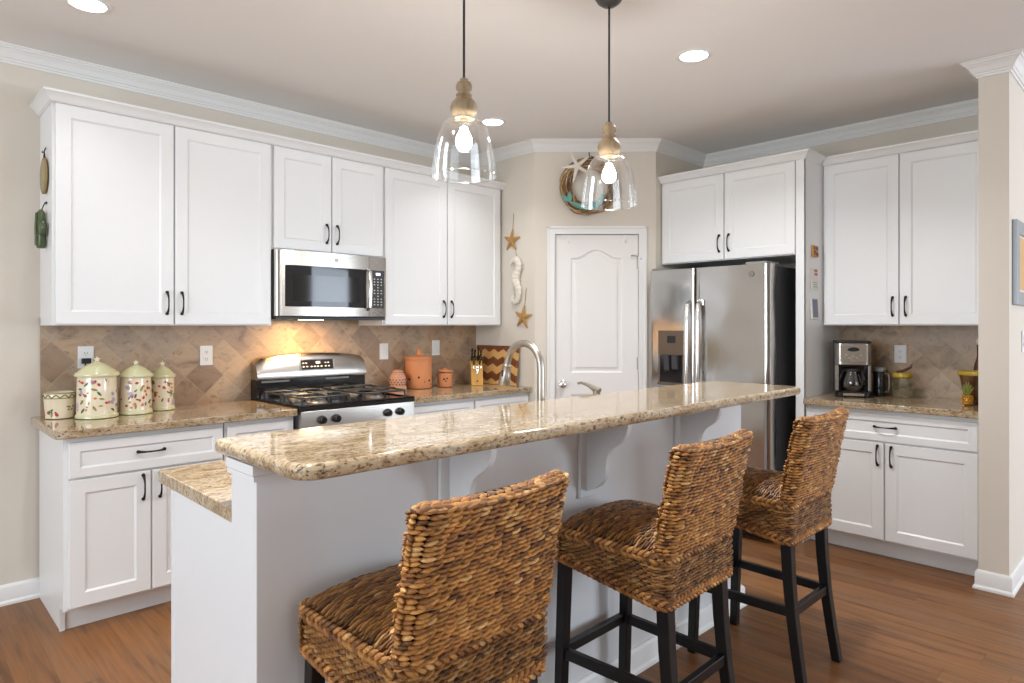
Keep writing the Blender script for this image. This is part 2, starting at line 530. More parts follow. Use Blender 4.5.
# pantry door: casing, slab with an arched panel, hinges, knob, over-door hooks
def place(o): o.matrix_world = pm; return o
CS = [(D0 - .060, -.018), (D0, -.018)]
b = MB()
for (x0, x1) in ((D0 - .058, D0), (D1, D1 + .058)):
    b.box(x0, -.014, 0, x1, 0, DT + .058).box(x0 + (.0 if x0 < D0 else .040), -.020, 0, x0 + (.018 if x0 < D0 else .058), -.014, DT + .058)
b.box(D0, -.014, DT, D1, 0, DT + .058).box(D0 - .058, -.020, DT + .040, D1 + .058, -.014, DT + .058)
o = struct(b, 'trim_2', 'white_trim', smooth=0, bevel=.002); o.matrix_world = pm
door = bpy.data.objects.new('door_1', None); COL.objects.link(door); door['kind'] = 'structure'
door.matrix_world = pm
def arch_outline(x0, x1, z0, z1, rise, n=24):
    pts = [(x0, z0), (x1, z0), (x1, z1)]
    for k in range(n + 1):
        t = k / n
        x = x1 + (x0 - x1) * t
        # ogee arch: flat shoulders then a smooth hump
        h = rise * (.5 - .5 * math.cos(2 * PI * min(1, max(0, (t - .08) / .84))))
        pts.append((x, z1 + h))
    pts.append((x0, z1))
    return pts
b = MB()
dx0, dx1, dz0, dz1 = D0 + .003, D1 - .003, .008, DT - .003
yf = .012
b.box(dx0, yf + .008, dz0, dx1, yf + .040, dz1)
def ring(out, inn, y0, y1):
    n = len(out)
    vs = [(p[0], y0, p[1]) for p in out] + [(p[0], y1, p[1]) for p in inn]
    b.add(vs, [(i, (i + 1) % n, n + (i + 1) % n, n + i) for i in range(n)])
# stiles and rails around two panels
px0, px1 = dx0 + .115, dx1 - .115
arch = arch_outline(px0, px1, 1.02, 1.875, .065)
low = [(px0, .20), (px1, .20), (px1, .86), (px0, .86)]
b.add([(dx0, yf, dz0), (px0, yf, dz0), (px0, yf, dz1), (dx0, yf, dz1)], [(0, 1, 2, 3)])
b.add([(px1, yf, dz0), (dx1, yf, dz0), (dx1, yf, dz1), (px1, yf, dz1)], [(0, 1, 2, 3)])
b.add([(px0, yf, dz0), (px1, yf, dz0), (px1, yf, .20), (px0, yf, .20)], [(0, 1, 2, 3)])
b.add([(px0, yf, .86), (px1, yf, .86), (px1, yf, 1.02), (px0, yf, 1.02)], [(0, 1, 2, 3)])
top = arch[3:-1]
for i in range(len(top) - 1):
    (xa, za), (xb, zb) = top[i], top[i + 1]
    b.add([(xb, yf, zb), (xa, yf, za), (xa, yf, dz1), (xb, yf, dz1)], [(0, 1, 2, 3)])
b.add([(dx0, yf, dz1), (dx1, yf, dz1), (dx1, yf + .01, dz1), (dx0, yf + .01, dz1)], [(0, 1, 2, 3)])
b.add([(dx0, yf, dz0), (dx0, yf, dz1), (dx0, yf + .01, dz1), (dx0, yf + .01, dz0)], [(0, 1, 2, 3)])
b.add([(dx1, yf, dz0), (dx1, yf, dz1), (dx1, yf + .01, dz1), (dx1, yf + .01, dz0)], [(3, 2, 1, 0)])
def shrink(poly, d):
    cx = sum(p[0] for p in poly) / len(poly)
    x0 = min(p[0] for p in poly); x1 = max(p[0] for p in poly); z0 = min(p[1] for p in poly); z1 = max(p[1] for p in poly)
    cz = (z0 + z1) / 2
    return [(cx + (p[0] - cx) * (1 - 2 * d / (x1 - x0)), cz + (p[1] - cz) * (1 - 2 * d / (z1 - z0))) for p in poly]
for poly in (arch, low):
    a1 = shrink(poly, .012); a2 = shrink(poly, .030); a3 = shrink(poly, .042)
    ring(poly, a1, yf, yf + .0075); ring(a1, a2, yf + .0075, yf + .0065); ring(a2, a3, yf + .0065, yf + .001)
    n = len(a3)
    b.add([(p[0], yf + .001, p[1]) for p in a3], [tuple(range(n))])
b.build('door_slab', 'door_paint', door, smooth=20)
k = MB().lathe([(.027, 0), (.029, .004), (.022, .008), (.011, .012), (.010, .024), (.018, .032), (.026, .042), (.028, .052), (.023, .062), (.010, .067)], 24)
k.xf(Matrix.Translation((dx0 + .055, yf, .935)) @ Matrix.Rotation(R(90), 4, 'X'))
k.build('door_knob', 'chrome', door)
for z in (.28, 1.09, 1.84):
    h = MB().box(D1 - .012, .004, z - .045, D1 + .004, .0125, z + .045)
    h.tube([(D1 - .002, -.003, z - .047), (D1 - .002, -.003, z + .047)], .006, 8)
    if z > 1.5:
        h.bar((D1 - .004, -.004, z + .045), (D1 - .05, -.03, z + .05), .006).tube([(D1 - .05, -.03, z + .05), (D1 - .055, -.012, z + .05)], .006, 8)
        h.bar((D1 - .002, -.004, z + .045), (D1 + .02, -.02, z + .02), .005)
    h.build('door_hinge', 'nickel', door)
for x in (D0 + .107, D1 - .098):
    h = MB().box(x - .012, yf - .003, DT - .055, x + .012, yf, DT - .003)
    h.tube([(x, yf - .003, DT - .045), (x, yf - .02, DT - .062), (x, yf - .035, DT - .06), (x, yf - .04, DT - .04)], .004, 8)
    tag(h.build('over_door_hook', 'white_plastic', smooth=40), 'small white over-door hook, %s one on top of the pantry door' % ('left' if x < .4 else 'right'), 'hook', 'over-door hooks on the pantry door').matrix_world = pm

# tiled backsplashes
struct(MB().box(.600, YL - .010, .914, PX, YL, 1.41), 'wall_backsplash_left', 'tile_left', smooth=0)
struct(MB().box(XR - .010, SY1, .914, XR, 1.684, 1.372), 'wall_backsplash_right', 'tile_right', smooth=0)

# ------------------------------------------------------------------ cabinets (local: x left->right, front faces -y, back at y=0)
def pull(parent, c, vertical=True, L=.112):
    """bow pull with flared feet, standing off the face at y=c[1]"""
    m = MB(); n = 14; pts = []; rs = []
    for i in range(n + 1):
        t = -1 + 2 * i / n
        out = .026 * (1 - abs(t) ** 3.2) + .003
        a = t * L / 2
        pts.append((c[0], c[1] - out, c[2] + a) if vertical else (c[0] + a, c[1] - out, c[2]))
        rs.append(.0036 + .0042 * abs(t) ** 3)
    m.tube(pts, rs, 10)
    for sgn in (-1, 1):
        p = Vector(c)
        d = Vector((0, 0, sgn * L / 2)) if vertical else Vector((sgn * L / 2, 0, 0))
        q = p + d
        m.tube([q + Vector((0, 0, 0)), q + Vector((0, -.004, 0)), q + Vector((0, -.012, 0))], [.0085, .0085, .006], 12)
    return m.build('handle', 'dark_bronze', parent)

def wall_cabinet(label, loc, rz, w, z0, z1, depth, splits, group='upper wall cabinets', hz=None, stile_r=.0, name='wall_cabinet', crowntop=.018):
    t = thing(name, loc, label, 'cabinet', group, rz)
    MB().box(0, -depth, z0, w, 0, z1).build('cabinet_body', 'cabinet_white', t, smooth=0, bevel=.0015)
    for (x0, x1, side) in splits:
        d = MB().panel(x0, x1, z0 + .006, z1 - crowntop, -depth - .0195).build('door', 'cabinet_white', t, smooth=20)
        hx = x1 - .032 if side == 'r' else x0 + .032
        pull(d, (hx, -depth - .0195, (hz or z0 + .118)))
    return t

def base_cabinet(label, loc, rz, w, doors, drawers, group='base cabinets', depth=.585, end=None, name='base_cabinet'):
    t = thing(name, loc, label, 'cabinet', group, rz)
    b = MB().box(0, -depth, .105, w, 0, .8755)
    b.build('cabinet_body', 'cabinet_white', t, smooth=0, bevel=.0015)
    MB().box(.0, -depth + .075, 0, w, -depth + .090, .105).build('toe_kick', 'cabinet_white', t, smooth=0)
    if end == 'l':
        e = MB().box(-.006, -depth + .005, .105, 0, 0, .8755).box(-.006, -depth + .080, 0, .012, 0, .105)
        e.box(-.008, -depth + .066, 0, .012, -depth + .082, .115)
        e.build('end_panel', 'cabinet_white', t, smooth=0)
    for (x0, x1) in drawers:
        d = MB().panel(x0, x1, .694, .852, -depth - .0195, rail=.040).build('drawer', 'cabinet_white', t, smooth=20)
        pull(d, ((x0 + x1) / 2, -depth - .0195, .778), False)
    for (x0, x1, side) in doors:
        d = MB().panel(x0, x1, .118, .684, -depth - .0195).build('door', 'cabinet_white', t, smooth=20)
        hx = x1 - .032 if side == 'r' else x0 + .032
        pull(d, (hx, -depth - .0195, .610))
    return t

UX = [.600, 1.667, 2.429, 3.505]
g = .004
UD = .31
wall_cabinet('tall white two-door wall cabinet left of the microwave, above the canisters', (UX[0], YL, 0), 0, 1.067, 1.372, 2.445, UD,
             [(.012, .5335 - g, 'r'), (.5335 + g, 1.055, 'l')])
wall_cabinet('short white two-door wall cabinet directly above the microwave', (UX[1], YL, 0), 0, .762, 1.822, 2.445, UD,
             [(.010, .381 - g, 'r'), (.381 + g, .752, 'l')])
wall_cabinet('tall white two-door wall cabinet right of the microwave, above the terracotta pots', (UX[2], YL, 0), 0, UX[3] - UX[2], 1.372, 2.445, UD,
             [(.012, .538 - g, 'r'), (.538 + g, UX[3] - UX[2] - .012, 'l')])
CC = [(0, 2.429), (.004, 2.429), (.006, 2.433), (.011, 2.435), (.014, 2.440), (.025, 2.455), (.033, 2.462), (.038, 2.466), (.042, 2.468), (.042, 2.478), (0, 2.478)]
def crown(name, path, label):
    b = MB().sweep(path, CC)
    return tag(b.build(name, 'cabinet_white', smooth=25), label, 'moulding')
yc = YL - UD - .0005
crown('cabinet_crown', [(UX[0] - .0005, YL - .001), (UX[0] - .0005, yc - .019), (UX[3] + .014, yc - .019)],
      'white crown moulding capping the long row of wall cabinets over the range')

base_cabinet('white base cabinet with one wide drawer and two doors under the floral canisters', (UX[0] + .001, YL - .015, 0), 0, .682,
             [(.012, .343 - g, 'r'), (.343 + g, .672, 'l')], [(.012, .672)], end='l')
base_cabinet('narrow white base cabinet with a drawer between the wide drawer cabinet and the range', (1.289, YL - .015, 0), 0, .375,
             [(.010, .365, 'l')], [(.010, .365)])
base_cabinet('white base cabinet just right of the range, under the terracotta pots', (2.433, YL - .015, 0), 0, .543,
             [(.010, .533, 'l')], [(.010, .533)])
base_cabinet('white base cabinet in the corner beside the pantry wall, under the knife block', (2.977, YL - .015, 0), 0, .541,
             [(.010, .531, 'l')], [(.010, .531)])

# right-hand run (rotate so that the front faces -x)
RZ = R(-90)
Y2 = 1.684
base_cabinet('white base cabinet with one drawer and two doors under the coffee maker', (XR - .015, Y2 - .001, 0), RZ, .925,
             [(.012, .458 - g, 'r'), (.458 + g, .910, 'l')], [(.012, .910)])
wall_cabinet('tall white two-door wall cabinet above the coffee maker', (XR, Y2 - .001, 0), RZ, .925, 1.372, 2.445, UD,
             [(.012, .456 - g, 'r'), (.456 + g, .912, 'l')])
t = wall_cabinet('white two-door wall cabinet above the refrigerator', (XR, DY - .002, 0), RZ, 1.038, 1.826, 2.445, .60,
                 [(.010, .508 - g, 'r'), (.508 + g, .996, 'l')])
p = MB().box(1.0385, -.620, 0, 1.0565, 0, 2.445).box(1.003, -.6215, 0, 1.0565, -.601, 2.445)
p.build('side_panel', 'cabinet_white', t, smooth=0, bevel=.0015)
xc = XR - .60 - .0195
crown('cabinet_crown', [(xc, DY - .003), (xc, Y2 - .001), (XR - UD - .072, Y2 - .001)], 'white crown moulding capping the cabinet above the refrigerator')
xc2 = XR - UD - .0195
crown('cabinet_crown', [(xc2, Y2 - .004), (xc2, SY1 + .002)], 'white crown moulding capping the cabinet above the coffee maker')

# ------------------------------------------------------------------ granite tops
def slab(name, poly, z0, z1, label, mat='granite', bev=.012):
    b = MB().prism(poly, z0, z1)
    return tag(b.build(name, mat, smooth=50, bevel=bev, bseg=3), label, 'worktop', 'granite worktops')
slab('granite_worktop', rrect(.556, 3.398, 1.664, 4.039, (.03, .004, .004, .03)), .8765, .914, 'beige granite worktop holding the floral canisters, left of the range')
slab('granite_worktop', rrect(2.433, 3.398, 3.518, 4.039, (.004, .015, .004, .004)), .8765, .914, 'beige granite worktop holding terracotta pots and knife block, right of the range')
slab('granite_worktop', rrect(4.188, .757, 4.829, 1.682, (.004, .004, .004, .015)), .8765, .914, 'beige granite worktop under the coffee maker', 'granite_side')

# ------------------------------------------------------------------ island
IX0, IX1 = .642, 3.05
KY0, KY1 = 1.522, 1.672
isl = thing('kitchen_island', (1.85, 1.85, 0), 'long white island, greyed in colour for its shade, with corbels carrying the raised granite bar', 'island')
im = Matrix.Translation((-1.85, -1.85, 0))
b = MB().box(IX0, KY0, 0, IX1, KY1, 1.044).xf(im)
b.build('knee_wall', 'island_shaded_white', isl, smooth=0, bevel=.002)
b = MB().box(IX0 + .002, KY1, .105, IX1 - .02, 2.12, .8755).box(IX0 + .002, KY1, 0, IX1 - .02, 2.06, .105).box(IX0, 2.115, .0, IX0 + .02, 2.14, .8755).xf(im)
b.build('cabinet_body', 'island_shaded_white', isl, smooth=0, bevel=.002)
KC = [(0, 1.006), (.010, 1.006), (.010, 1.018), (.014, 1.022), (.014, 1.0445), (0, 1.0445)]
b = MB().sweep([(IX0, KY1), (IX0, KY0), (IX1, KY0), (IX1, KY1)][::-1], [(-o, z) for o, z in KC]).xf(im)
b.build('top_trim', 'island_shaded_white', isl, smooth=0)
b = MB().sweep([(IX0 + .4, KY0), (IX1, KY0), (IX1, KY1)][::-1], [(-o, z) for o, z in BASE]).xf(im)
b.build('baseboard', 'white_trim', isl, smooth=25)
cp = [(1.522, 1.0445), (1.324, 1.0445), (1.326, 1.024), (1.332, 1.0), (1.343, .982), (1.360, .966), (1.380, .953), (1.398, .940), (1.411, .922),
      (1.419, .900), (1.421, .870), (1.4215, .845), (1.428, .828), (1.441, .811), (1.460, .796), (1.480, .785), (1.508, .775), (1.522, .768)]
for cx in (1.221, 1.852, 2.483):
    b = MB().prism(cp, cx - .011, cx + .011, 0).xf(im)
    c = b.build('corbel', 'island_shaded_white', isl, smooth=40, bevel=.0015)
    b = MB().box(cx - .044, 1.507, .752, cx + .044, 1.5215, 1.0055).xf(im)
    b.build('backing_plate', 'island_shaded_white', c, smooth=0, bevel=.003)
slab('granite_worktop', rrect(.6415, KY1 + .001, 3.06, 2.278, (.003, .003, .03, .02)), .8765, .914, 'lower beige granite worktop of the island behind the raised bar')
slab('granite_worktop', rrect(.622, 1.262, 3.165, 1.745, (.058, .055, .03, .02)), 1.0455, 1.082, 'long raised granite bar top on the island, in front of the stools', bev=.014)

# faucet and soap dispenser on the island
t = thing('faucet', (1.912, 1.80, .914), 'tall brushed nickel gooseneck faucet with pull-down spray head behind the bar', 'faucet')
MB().lathe([(.031, 0), (.031, .008), (.024, .014), (.0205, .05), (.0205, .10)], 20).build('faucet_base', 'nickel', t)
pts = [(0, 0, .09), (0, 0, .18), (0, 0, .285)]
for k in range(1, 15):
    a = PI - k / 14 * R(165)
    pts.append((0, .097 + .097 * math.cos(a), .285 + .100 * math.sin(a)))
pts.append((0, pts[-1][1] + .004, pts[-1][2] - .015))
MB().tube(pts, .0148, 14).build('spout', 'nickel', t)
e = Vector(pts[-1]); dv = Vector((0, .22, -1)).normalized()
h = MB().tube([e, e + dv * .006, e + dv * .012, e + dv * .04, e + dv * .085, e + dv * .092], [.0165, .0195, .0175, .020, .028, .025], 16)
sp = h.build('spray_head', 'nickel', t)
MB().obox(e + dv * .04 + Vector((-.018, .0, 0)), (1, 0, 0), (0, 1, 0), (0, 0, 1), .004, .006, .014).build('spray_button', 'black_matte', sp, bevel=.002)
t = thing('soap_dispenser', (2.285, 1.815, .914), 'brushed nickel soap pump nozzle peeking over the bar, right of the tall faucet', 'soap dispenser')
MB().lathe([(.022, 0), (.022, .006), (.013, .012), (.011, .15), (.016, .155), (.016, .168), (.010, .172)], 18).build('pump_body', 'nickel', t)
MB().tube([(.0, -.02, .172), (0, .015, .180), (0, .05, .193), (0, .085, .200), (0, .105, .196)], [.011, .013, .008, .0065, .006], 12).build('nozzle', 'nickel', t)

# ------------------------------------------------------------------ range
rg = thing('gas_range', (UX[1] + .381, YL - .012, 0), 'stainless gas range with black cooktop between the base cabinets', 'stove')
hw = .3795
MB().box(-hw, -.63, .08, hw, 0, .895).box(-hw + .02, -.56, 0, hw - .02, -.02, .08).build('range_body', 'charcoal', rg, smooth=0, bevel=.002)
d = MB().box(-hw + .004, -.662, .235, hw - .004, -.632, .775).build('oven_door', 'steel', rg, smooth=0, bevel=.004)
MB().box(-.25, -.665, .36, .25, -.6615, .64).build('oven_window', 'dark_glass', d, smooth=0, bevel=.001)
MB().tube([(-.31, -.662, .72), (-.31, -.70, .725), (.31, -.70, .725), (.31, -.662, .72)], .011, 10).build('handle', 'steel', d)
MB().box(-hw + .004, -.660, .09, hw - .004, -.632, .228).build('drawer', 'steel', rg, smooth=0, bevel=.004)
cpn = MB().prism([(-.632, .785), (-.672, .785), (-.664, .898), (-.632, .898)], -hw + .002, hw - .002, 0).build('control_panel', 'steel', rg, smooth=0, bevel=.003)
for kx in (-.255, -.167, .178, .266):
    k = MB().lathe([(.024, 0), (.024, .006), (.0205, .010), (.019, .028), (.016, .031)], 20)
    k.box(-.004, -.019, .028, .004, .019, .035)
    k.xf(Matrix.Translation((kx, -.668, .845)) @ Matrix.Rotation(R(90), 4, 'X'))
    k.build('knob', 'black_gloss', cpn)
ct = MB().box(-hw, -.668, .8985, hw, -.088, .922)
ct.box(-hw, -.668, .922, hw, -.640, .930).box(-hw, -.640, .922, -hw + .02, -.088, .930).box(hw - .02, -.640, .922, hw, -.088, .930)
ct.build('cooktop', 'black_gloss', rg, smooth=0, bevel=.004)
for (bx, by, br) in ((-.195, -.50, .047), (-.195, -.23, .040), (.195, -.50, .044), (.195, -.23, .036)):
    bu = MB().lathe([(br + .012, 0), (br + .010, .006), (br, .010), (br, .016)], 22, (bx, by, .9222)).build('burner', 'nickel', rg)
    MB().lathe([(br - .006, 0), (br - .004, .004), (br - .008, .009)], 22, (bx, by, .9383)).build('burner_cap', 'cast_iron', bu)
def grate(cx):
    m = MB(); z = .966; r = .0062
    for (cy) in (-.50, -.23):
        x0, x1, y0, y1 = cx - .155, cx + .155, cy - .118, cy + .118
        loop = [(p[0], p[1], z) for p in rrect(x0, y0, x1, y1, (.03, .03, .03, .03), 4)]
        loop.append(loop[0]); m.tube(loop, r, 8)
        for (sx, sy) in ((-1, 0), (1, 0), (0, -1), (0, 1)):
            p0 = Vector((cx + sx * .155, cy + sy * .118, z)); p1 = Vector((cx + sx * .028, cy + sy * .024, z))
            md = (p0 + p1) / 2
            m.tube([p0, p0 + (p1 - p0) * .1 + Vector((0, 0, .008)), md + Vector((0, 0, .009)), p1 + Vector((0, 0, .006))], r, 8)
        for (sx, sy) in ((-1, -1), (1, -1), (-1, 1), (1, 1)):
            m.tube([(cx + sx * .146, cy + sy * .109, z), (cx + sx * .150, cy + sy * .113, .9235)], r, 8)
    return m.build('grate', 'cast_iron', rg)
grate(-.195); grate(.195)
# backguard: curved stainless head on a black riser
bg = MB().box(-hw, -.086, .8955, hw, -.0, 1.04)
bgo = bg.build('backguard', 'black_gloss', rg, smooth=0, bevel=.003)
n = 24; vs = []; fs = []
for i in range(n + 1):
    t_ = -1 + 2 * i / n
    x = t_ * hw
    zt = 1.165 + .032 * (1 - t_ * t_) - (.022 * max(0, (abs(t_) - .9) / .1) ** 2)
    sec = [(-.012, 1.035), (-.100, 1.035), (-.104, 1.045), (-.094, 1.085), (-.080, zt - .022), (-.066, zt - .004), (-.045, zt), (-.012, zt)]
    vs += [(x, a, c) for a, c in sec]
m_ = 8
for i in range(n):
    for k in range(m_):
        k2 = (k + 1) % m_
        fs.append((i * m_ + k, (i + 1) * m_ + k, (i + 1) * m_ + k2, i * m_ + k2))
fs.append(tuple(range(m_ - 1, -1, -1))[::-1]); fs.append(tuple(n * m_ + k for k in range(m_ - 1, -1, -1)))
hd = MB(); hd.add(vs, fs)
hd.build('backguard_head', 'steel', bgo, smooth=40)
# display, leaning with the head
ta = math.atan2(.015, .075)
dm = Matrix.Translation((.020, -.0905, 1.118)) @ Matrix.Rotation(-ta, 4, 'X')
dp = MB().box(-.120, -.005, -.036, .120, .004, .036).xf(dm).build('display_panel', 'steel', bgo, smooth=0, bevel=.002)
dg = MB().box(-.114, -.0065, -.032, .110, -.003, .032).xf(dm).build('display_glass', 'black_gloss', dp, smooth=0)
m = MB()
m.box(-.012, -.0075, .006, .008, -.006, .020); m.box(.012, -.0075, .006, .016, -.006, .020)
m.xf(dm).build('clock_digits', 'clock_glow', dp, smooth=0)
m = MB()
for x in (-.10, -.080, .055, .075):
    m.box(x - .006, -.0075, .008, x + .006, -.006, .014)
for x in (-.10, -.075, -.045, -.022, .0, .025, .055, .078):
    m.box(x - .006, -.0075, -.016, x + .006, -.006, -.009)
m.xf(dm).build('buttons', 'button_glow', dp, smooth=0)
for (x0, x1) in ((-.35, -.17), (.08, .25)):
    MB().box(x0, -.092, 1.018, x1, -.084, 1.030).build('vent_slot', 'grey_plastic', bgo, smooth=0, bevel=.002)

# ------------------------------------------------------------------ microwave
mw = thing('microwave', (UX[1] + .381, YL - .011, 1.412), 'stainless over-the-range microwave under the short wall cabinet', 'microwave')
MH = .405
MB().box(-hw, -.335, .012, hw, 0, MH).box(-hw + .01, -.345, -.004, hw - .01, -.02, .012).build('microwave_body', 'charcoal', mw, smooth=0, bevel=.002)
def bow(x): return -.352 - .026 * (1 - (x / hw) ** 2)
def bowface(x0, x1, z0, z1, off, th, n=16, rl=0, rr=0):
    m = MB(); vs = []; fs = []
    for i in range(n + 1):
        t_ = i / n; x = x0 + (x1 - x0) * t_
        y = bow(x) - off
        e = 0
        if rl and x - x0 < rl: e = rl - math.sqrt(max(0, rl * rl - (rl - (x - x0)) ** 2))
        if rr and x1 - x < rr: e = rr - math.sqrt(max(0, rr * rr - (rr - (x1 - x)) ** 2))
        y += e
        vs += [(x, y, z0), (x, y, z1), (x, bow(x) - off + th, z1), (x, bow(x) - off + th, z0)]
    for i in range(n):
        a = i * 4; c = a + 4
        fs += [(a, c, c + 1, a + 1), (a + 1, c + 1, c + 2, a + 2), (a + 2, c + 2, c + 3, a + 3), (a + 3, c + 3, c, a)]
    fs += [(0, 1, 2, 3), (n * 4 + 3, n * 4 + 2, n * 4 + 1, n * 4)]
    m.add(vs, fs); return m
dr = bowface(-hw, .235, .018, MH, 0, .03, 32, rl=.016).build('door', 'wall_steel', mw, smooth=50)
bowface(-.325, .212, .072, .318, .0012, .01).build('door_glass', 'dark_glass', dr, smooth=50)
m = MB()
m.add(bowface(-.28, .16, .105, .262, .0018, .002).v, bowface(-.28, .16, .105, .262, .0018, .002).f)
m.build('window_mesh', 'black_gloss', dr, smooth=50)
pts = [(.225, bow(.225) - .001, .062), (.225, bow(.225) - .030, .075), (.225, bow(.225) - .040, .19), (.225, bow(.225) - .030, .305), (.225, bow(.225) - .001, .318)]
MB().tube(pts, .0135, 12, flat=.6).build('handle', 'chrome', dr)
cpn = bowface(.238, hw, .018, MH, 0, .03, 12, rr=.008).build('control_panel', 'wall_steel', mw, smooth=50)
bowface(.252, hw - .022, .072, .318, .0012, .01).build('keypad', 'charcoal', cpn, smooth=50)
m = MB(); q = bowface(.290, .325, .286, .302, .002, .002); m.add(q.v, q.f); m.build('clock_digits', 'clock_glow', cpn, smooth=0)
m = MB()
for r_ in range(10):
    for c_ in range(3):
        if r_ in (3, 6) and c_ != 1: continue
        x = .278 + c_ * .028; z = .095 + r_ * .0185
        q = bowface(x - .005, x + .005, z - .0022, z + .0022, .002, .002, 2); m.add(q.v, q.f)
m.build('keys', 'button_glow', cpn, smooth=0)
def roundel(parent, c, r, M=None, mat='grey_plastic', dark='nickel'):
    """small round maker's badge: disc, rim and two looping strokes, facing -y"""
    m = MB()
    m.lathe([(r, 0), (r, .0012), (r * .86, .0016)], 22)
    m.mat(1)
    ring = [(r * .93 * math.cos(a), r * .93 * math.sin(a), .002) for a in [2 * PI * k / 22 for k in range(23)]]
    m.tube(ring, r * .07, 6)
    for sx in (-1, 1):
        lp = [(sx * r * .32 + r * .30 * math.cos(a) * (1 if sx > 0 else -1), r * .42 * math.sin(a), .002) for a in [R(30) + R(300) * k / 14 for k in range(15)]]
        m.tube(lp, r * .055, 6)
    m.xf(Matrix.Translation(c) @ Matrix.Rotation(R(90), 4, 'X'))
    return m.build('badge', [mat, dark], parent, smooth=40)
roundel(dr, (0.0, bow(0) - .0005, .362), .012, mat='nickel', dark='grey_plastic')
lm = MB().box(-.16, -.25, -.007, -.02, -.19, -.004).build('task_light', 'hood_glow', mw, smooth=0)

# ------------------------------------------------------------------ refrigerator (front faces -x)
fy0, fy1 = 1.808, 2.697
fr = thing('refrigerator', (4.80, (fy0 + fy1) / 2, 0), 'stainless side-by-side refrigerator with ice dispenser beside the pantry door', 'refrigerator', rz=RZ)
fw = (fy1 - fy0) / 2
MB().box(-fw + .004, -.70, .06, fw - .004, 0, 1.752).build('fridge_body', 'charcoal', fr, smooth=0, bevel=.004)
MB().box(-fw + .02, -.72, .0, fw - .02, -.66, .06).build('toe_grille', 'black_matte', fr, smooth=0)
gapx = fw - (2.321 - fy0) * 1.0
gapx = fw - (2.321 - fy0)
def fdoor(x0, x1, z0, z1, rl, rr, name='door', n=28, cut=None):
    """contoured door: vertical extrusion with rounded outer edges"""
    sec = []
    for i in range(n + 1):
        x = x0 + (x1 - x0) * i / n
        y = -.800 - .012 * math.cos(PI * (x) / (2 * fw) * .9)
        if x - x0 < rl: y += rl - math.sqrt(max(0, rl * rl - (rl - (x - x0)) ** 2))
        if x1 - x < rr: y += rr - math.sqrt(max(0, rr * rr - (rr - (x1 - x)) ** 2))
        sec.append((x, y))
    poly = sec + [(x1, -.705), (x0, -.705)]
    return MB().prism(poly, z0, z1, 2)
dl = fdoor(-fw, gapx - .004, .065, 1.762, .022, .010).build('freezer_door', 'fridge_steel', fr, smooth=50)
drr = fdoor(gapx + .004, fw, .065, 1.762, .010, .014).build('fridge_door', 'fridge_steel', fr, smooth=50)
for (d_, hx) in ((dl, gapx - .040), (drr, gapx + .042)):
    y0 = -.812
    MB().tube([(hx, y0 + .006, 1.535), (hx, y0 - .03, 1.515), (hx, y0 - .046, 1.40), (hx, y0 - .052, 1.15), (hx, y0 - .046, .90), (hx, y0 - .03, .78), (hx, y0 + .006, .76)],
              .0165, 12, flat=.75).build('handle', 'chrome', d_)
MB().box(gapx + .025, -.826, 1.505, gapx + .070, -.806, 1.545).build('handle_mount', 'chrome', drr, smooth=0, bevel=.003)
# ice and water dispenser
di0, di1 = fy1 - 2.606 - fw, fy1 - 2.402 - fw
dsp = MB()
dsp.box(di0, -.822, 1.165, di1, -.802, 1.337)
dsp.box(di0, -.822, .965, di0 + .012, -.802, 1.165).box(di1 - .012, -.822, .965, di1, -.802, 1.165).box(di0, -.832, .955, di1, -.802, .975)
dso = dsp.build('ice_dispenser', 'bronze_panel', dl, smooth=0, bevel=.003)
MB().box(di0 + .012, -.8165, .975, di1 - .012, -.811, 1.165).build('recess', 'black_gloss', dso, smooth=0)
MB().box(di0 + .075, -.824, 1.25, di0 + .14, -.8215, 1.30).build('display', 'dark_glass', dso, smooth=0)
MB().prism([(-.8165, 1.164), (-.843, 1.164), (-.835, 1.06), (-.8165, 1.05)], di0 + .055, di0 + .095, 0).prism([(-.8165, 1.164), (-.845, 1.164), (-.838, 1.07), (-.8165, 1.06)], di0 + .12, di0 + .165, 0).build('paddle', 'charcoal', dso, smooth=0, bevel=.003)
roundel(drr, (fw - .115, -.8075, 1.70), .018, mat='grey_plastic', dark='charcoal')
for (x0, x1) in ((-fw + .01, -fw + .12), (fw - .17, fw - .03)):
    MB().box(x0, -.78, 1.7625, x1, -.60, 1.780).build('hinge_cover', 'grey_plastic', fr, smooth=0, bevel=.004)

# magnets and cards on the side of the fridge cabinet panel (it faces -y)
def magnet(name, x, z, w, h, label, parts, tilt=0):
    t = thing(name, (x, Y2 - .0015, z), label, 'fridge magnet', 'magnets on the fridge surround')
    t.rotation_euler = (R(-3), R(tilt), 0)
    parts(t, w / 2, h / 2)
def mag1(t, w, h):
    MB().box(-w, -.012, -h, w, 0, h).build('magnet_block', 'card_orange', t, bevel=.003)
    m = MB()
    for (a, c, e, f) in ((-.8, -.7, -.1, .1), (.1, .2, .8, .8), (.15, -.8, .7, -.2), (-.8, .3, -.2, .8)):
        m.box(a * w, -.016, c * h, e * w, -.011, f * h)
    m.build('relief', 'walnut', t, bevel=.002)
def mag2(t, w, h):
    MB().box(-w, -.006, -h, w, 0, h).build('card', 'card_white', t, smooth=0)
    m = MB()
    for (a, c) in ((.0, .35), (.48, .35), (.0, .68), (.48, .68)):
        m.box(a * w, -.0072, c * h, (a + .36) * w, -.0058, (c + .24) * h)
    m.build('red_squares', 'card_red', t, smooth=0)
    m = MB()
    for k in range(3): m.box(-.5 * w, -.0072, (-.75 + .2 * k) * h, .6 * w, -.0058, (-.70 + .2 * k) * h)
    m.build('text_lines', 'grey_plastic', t, smooth=0)
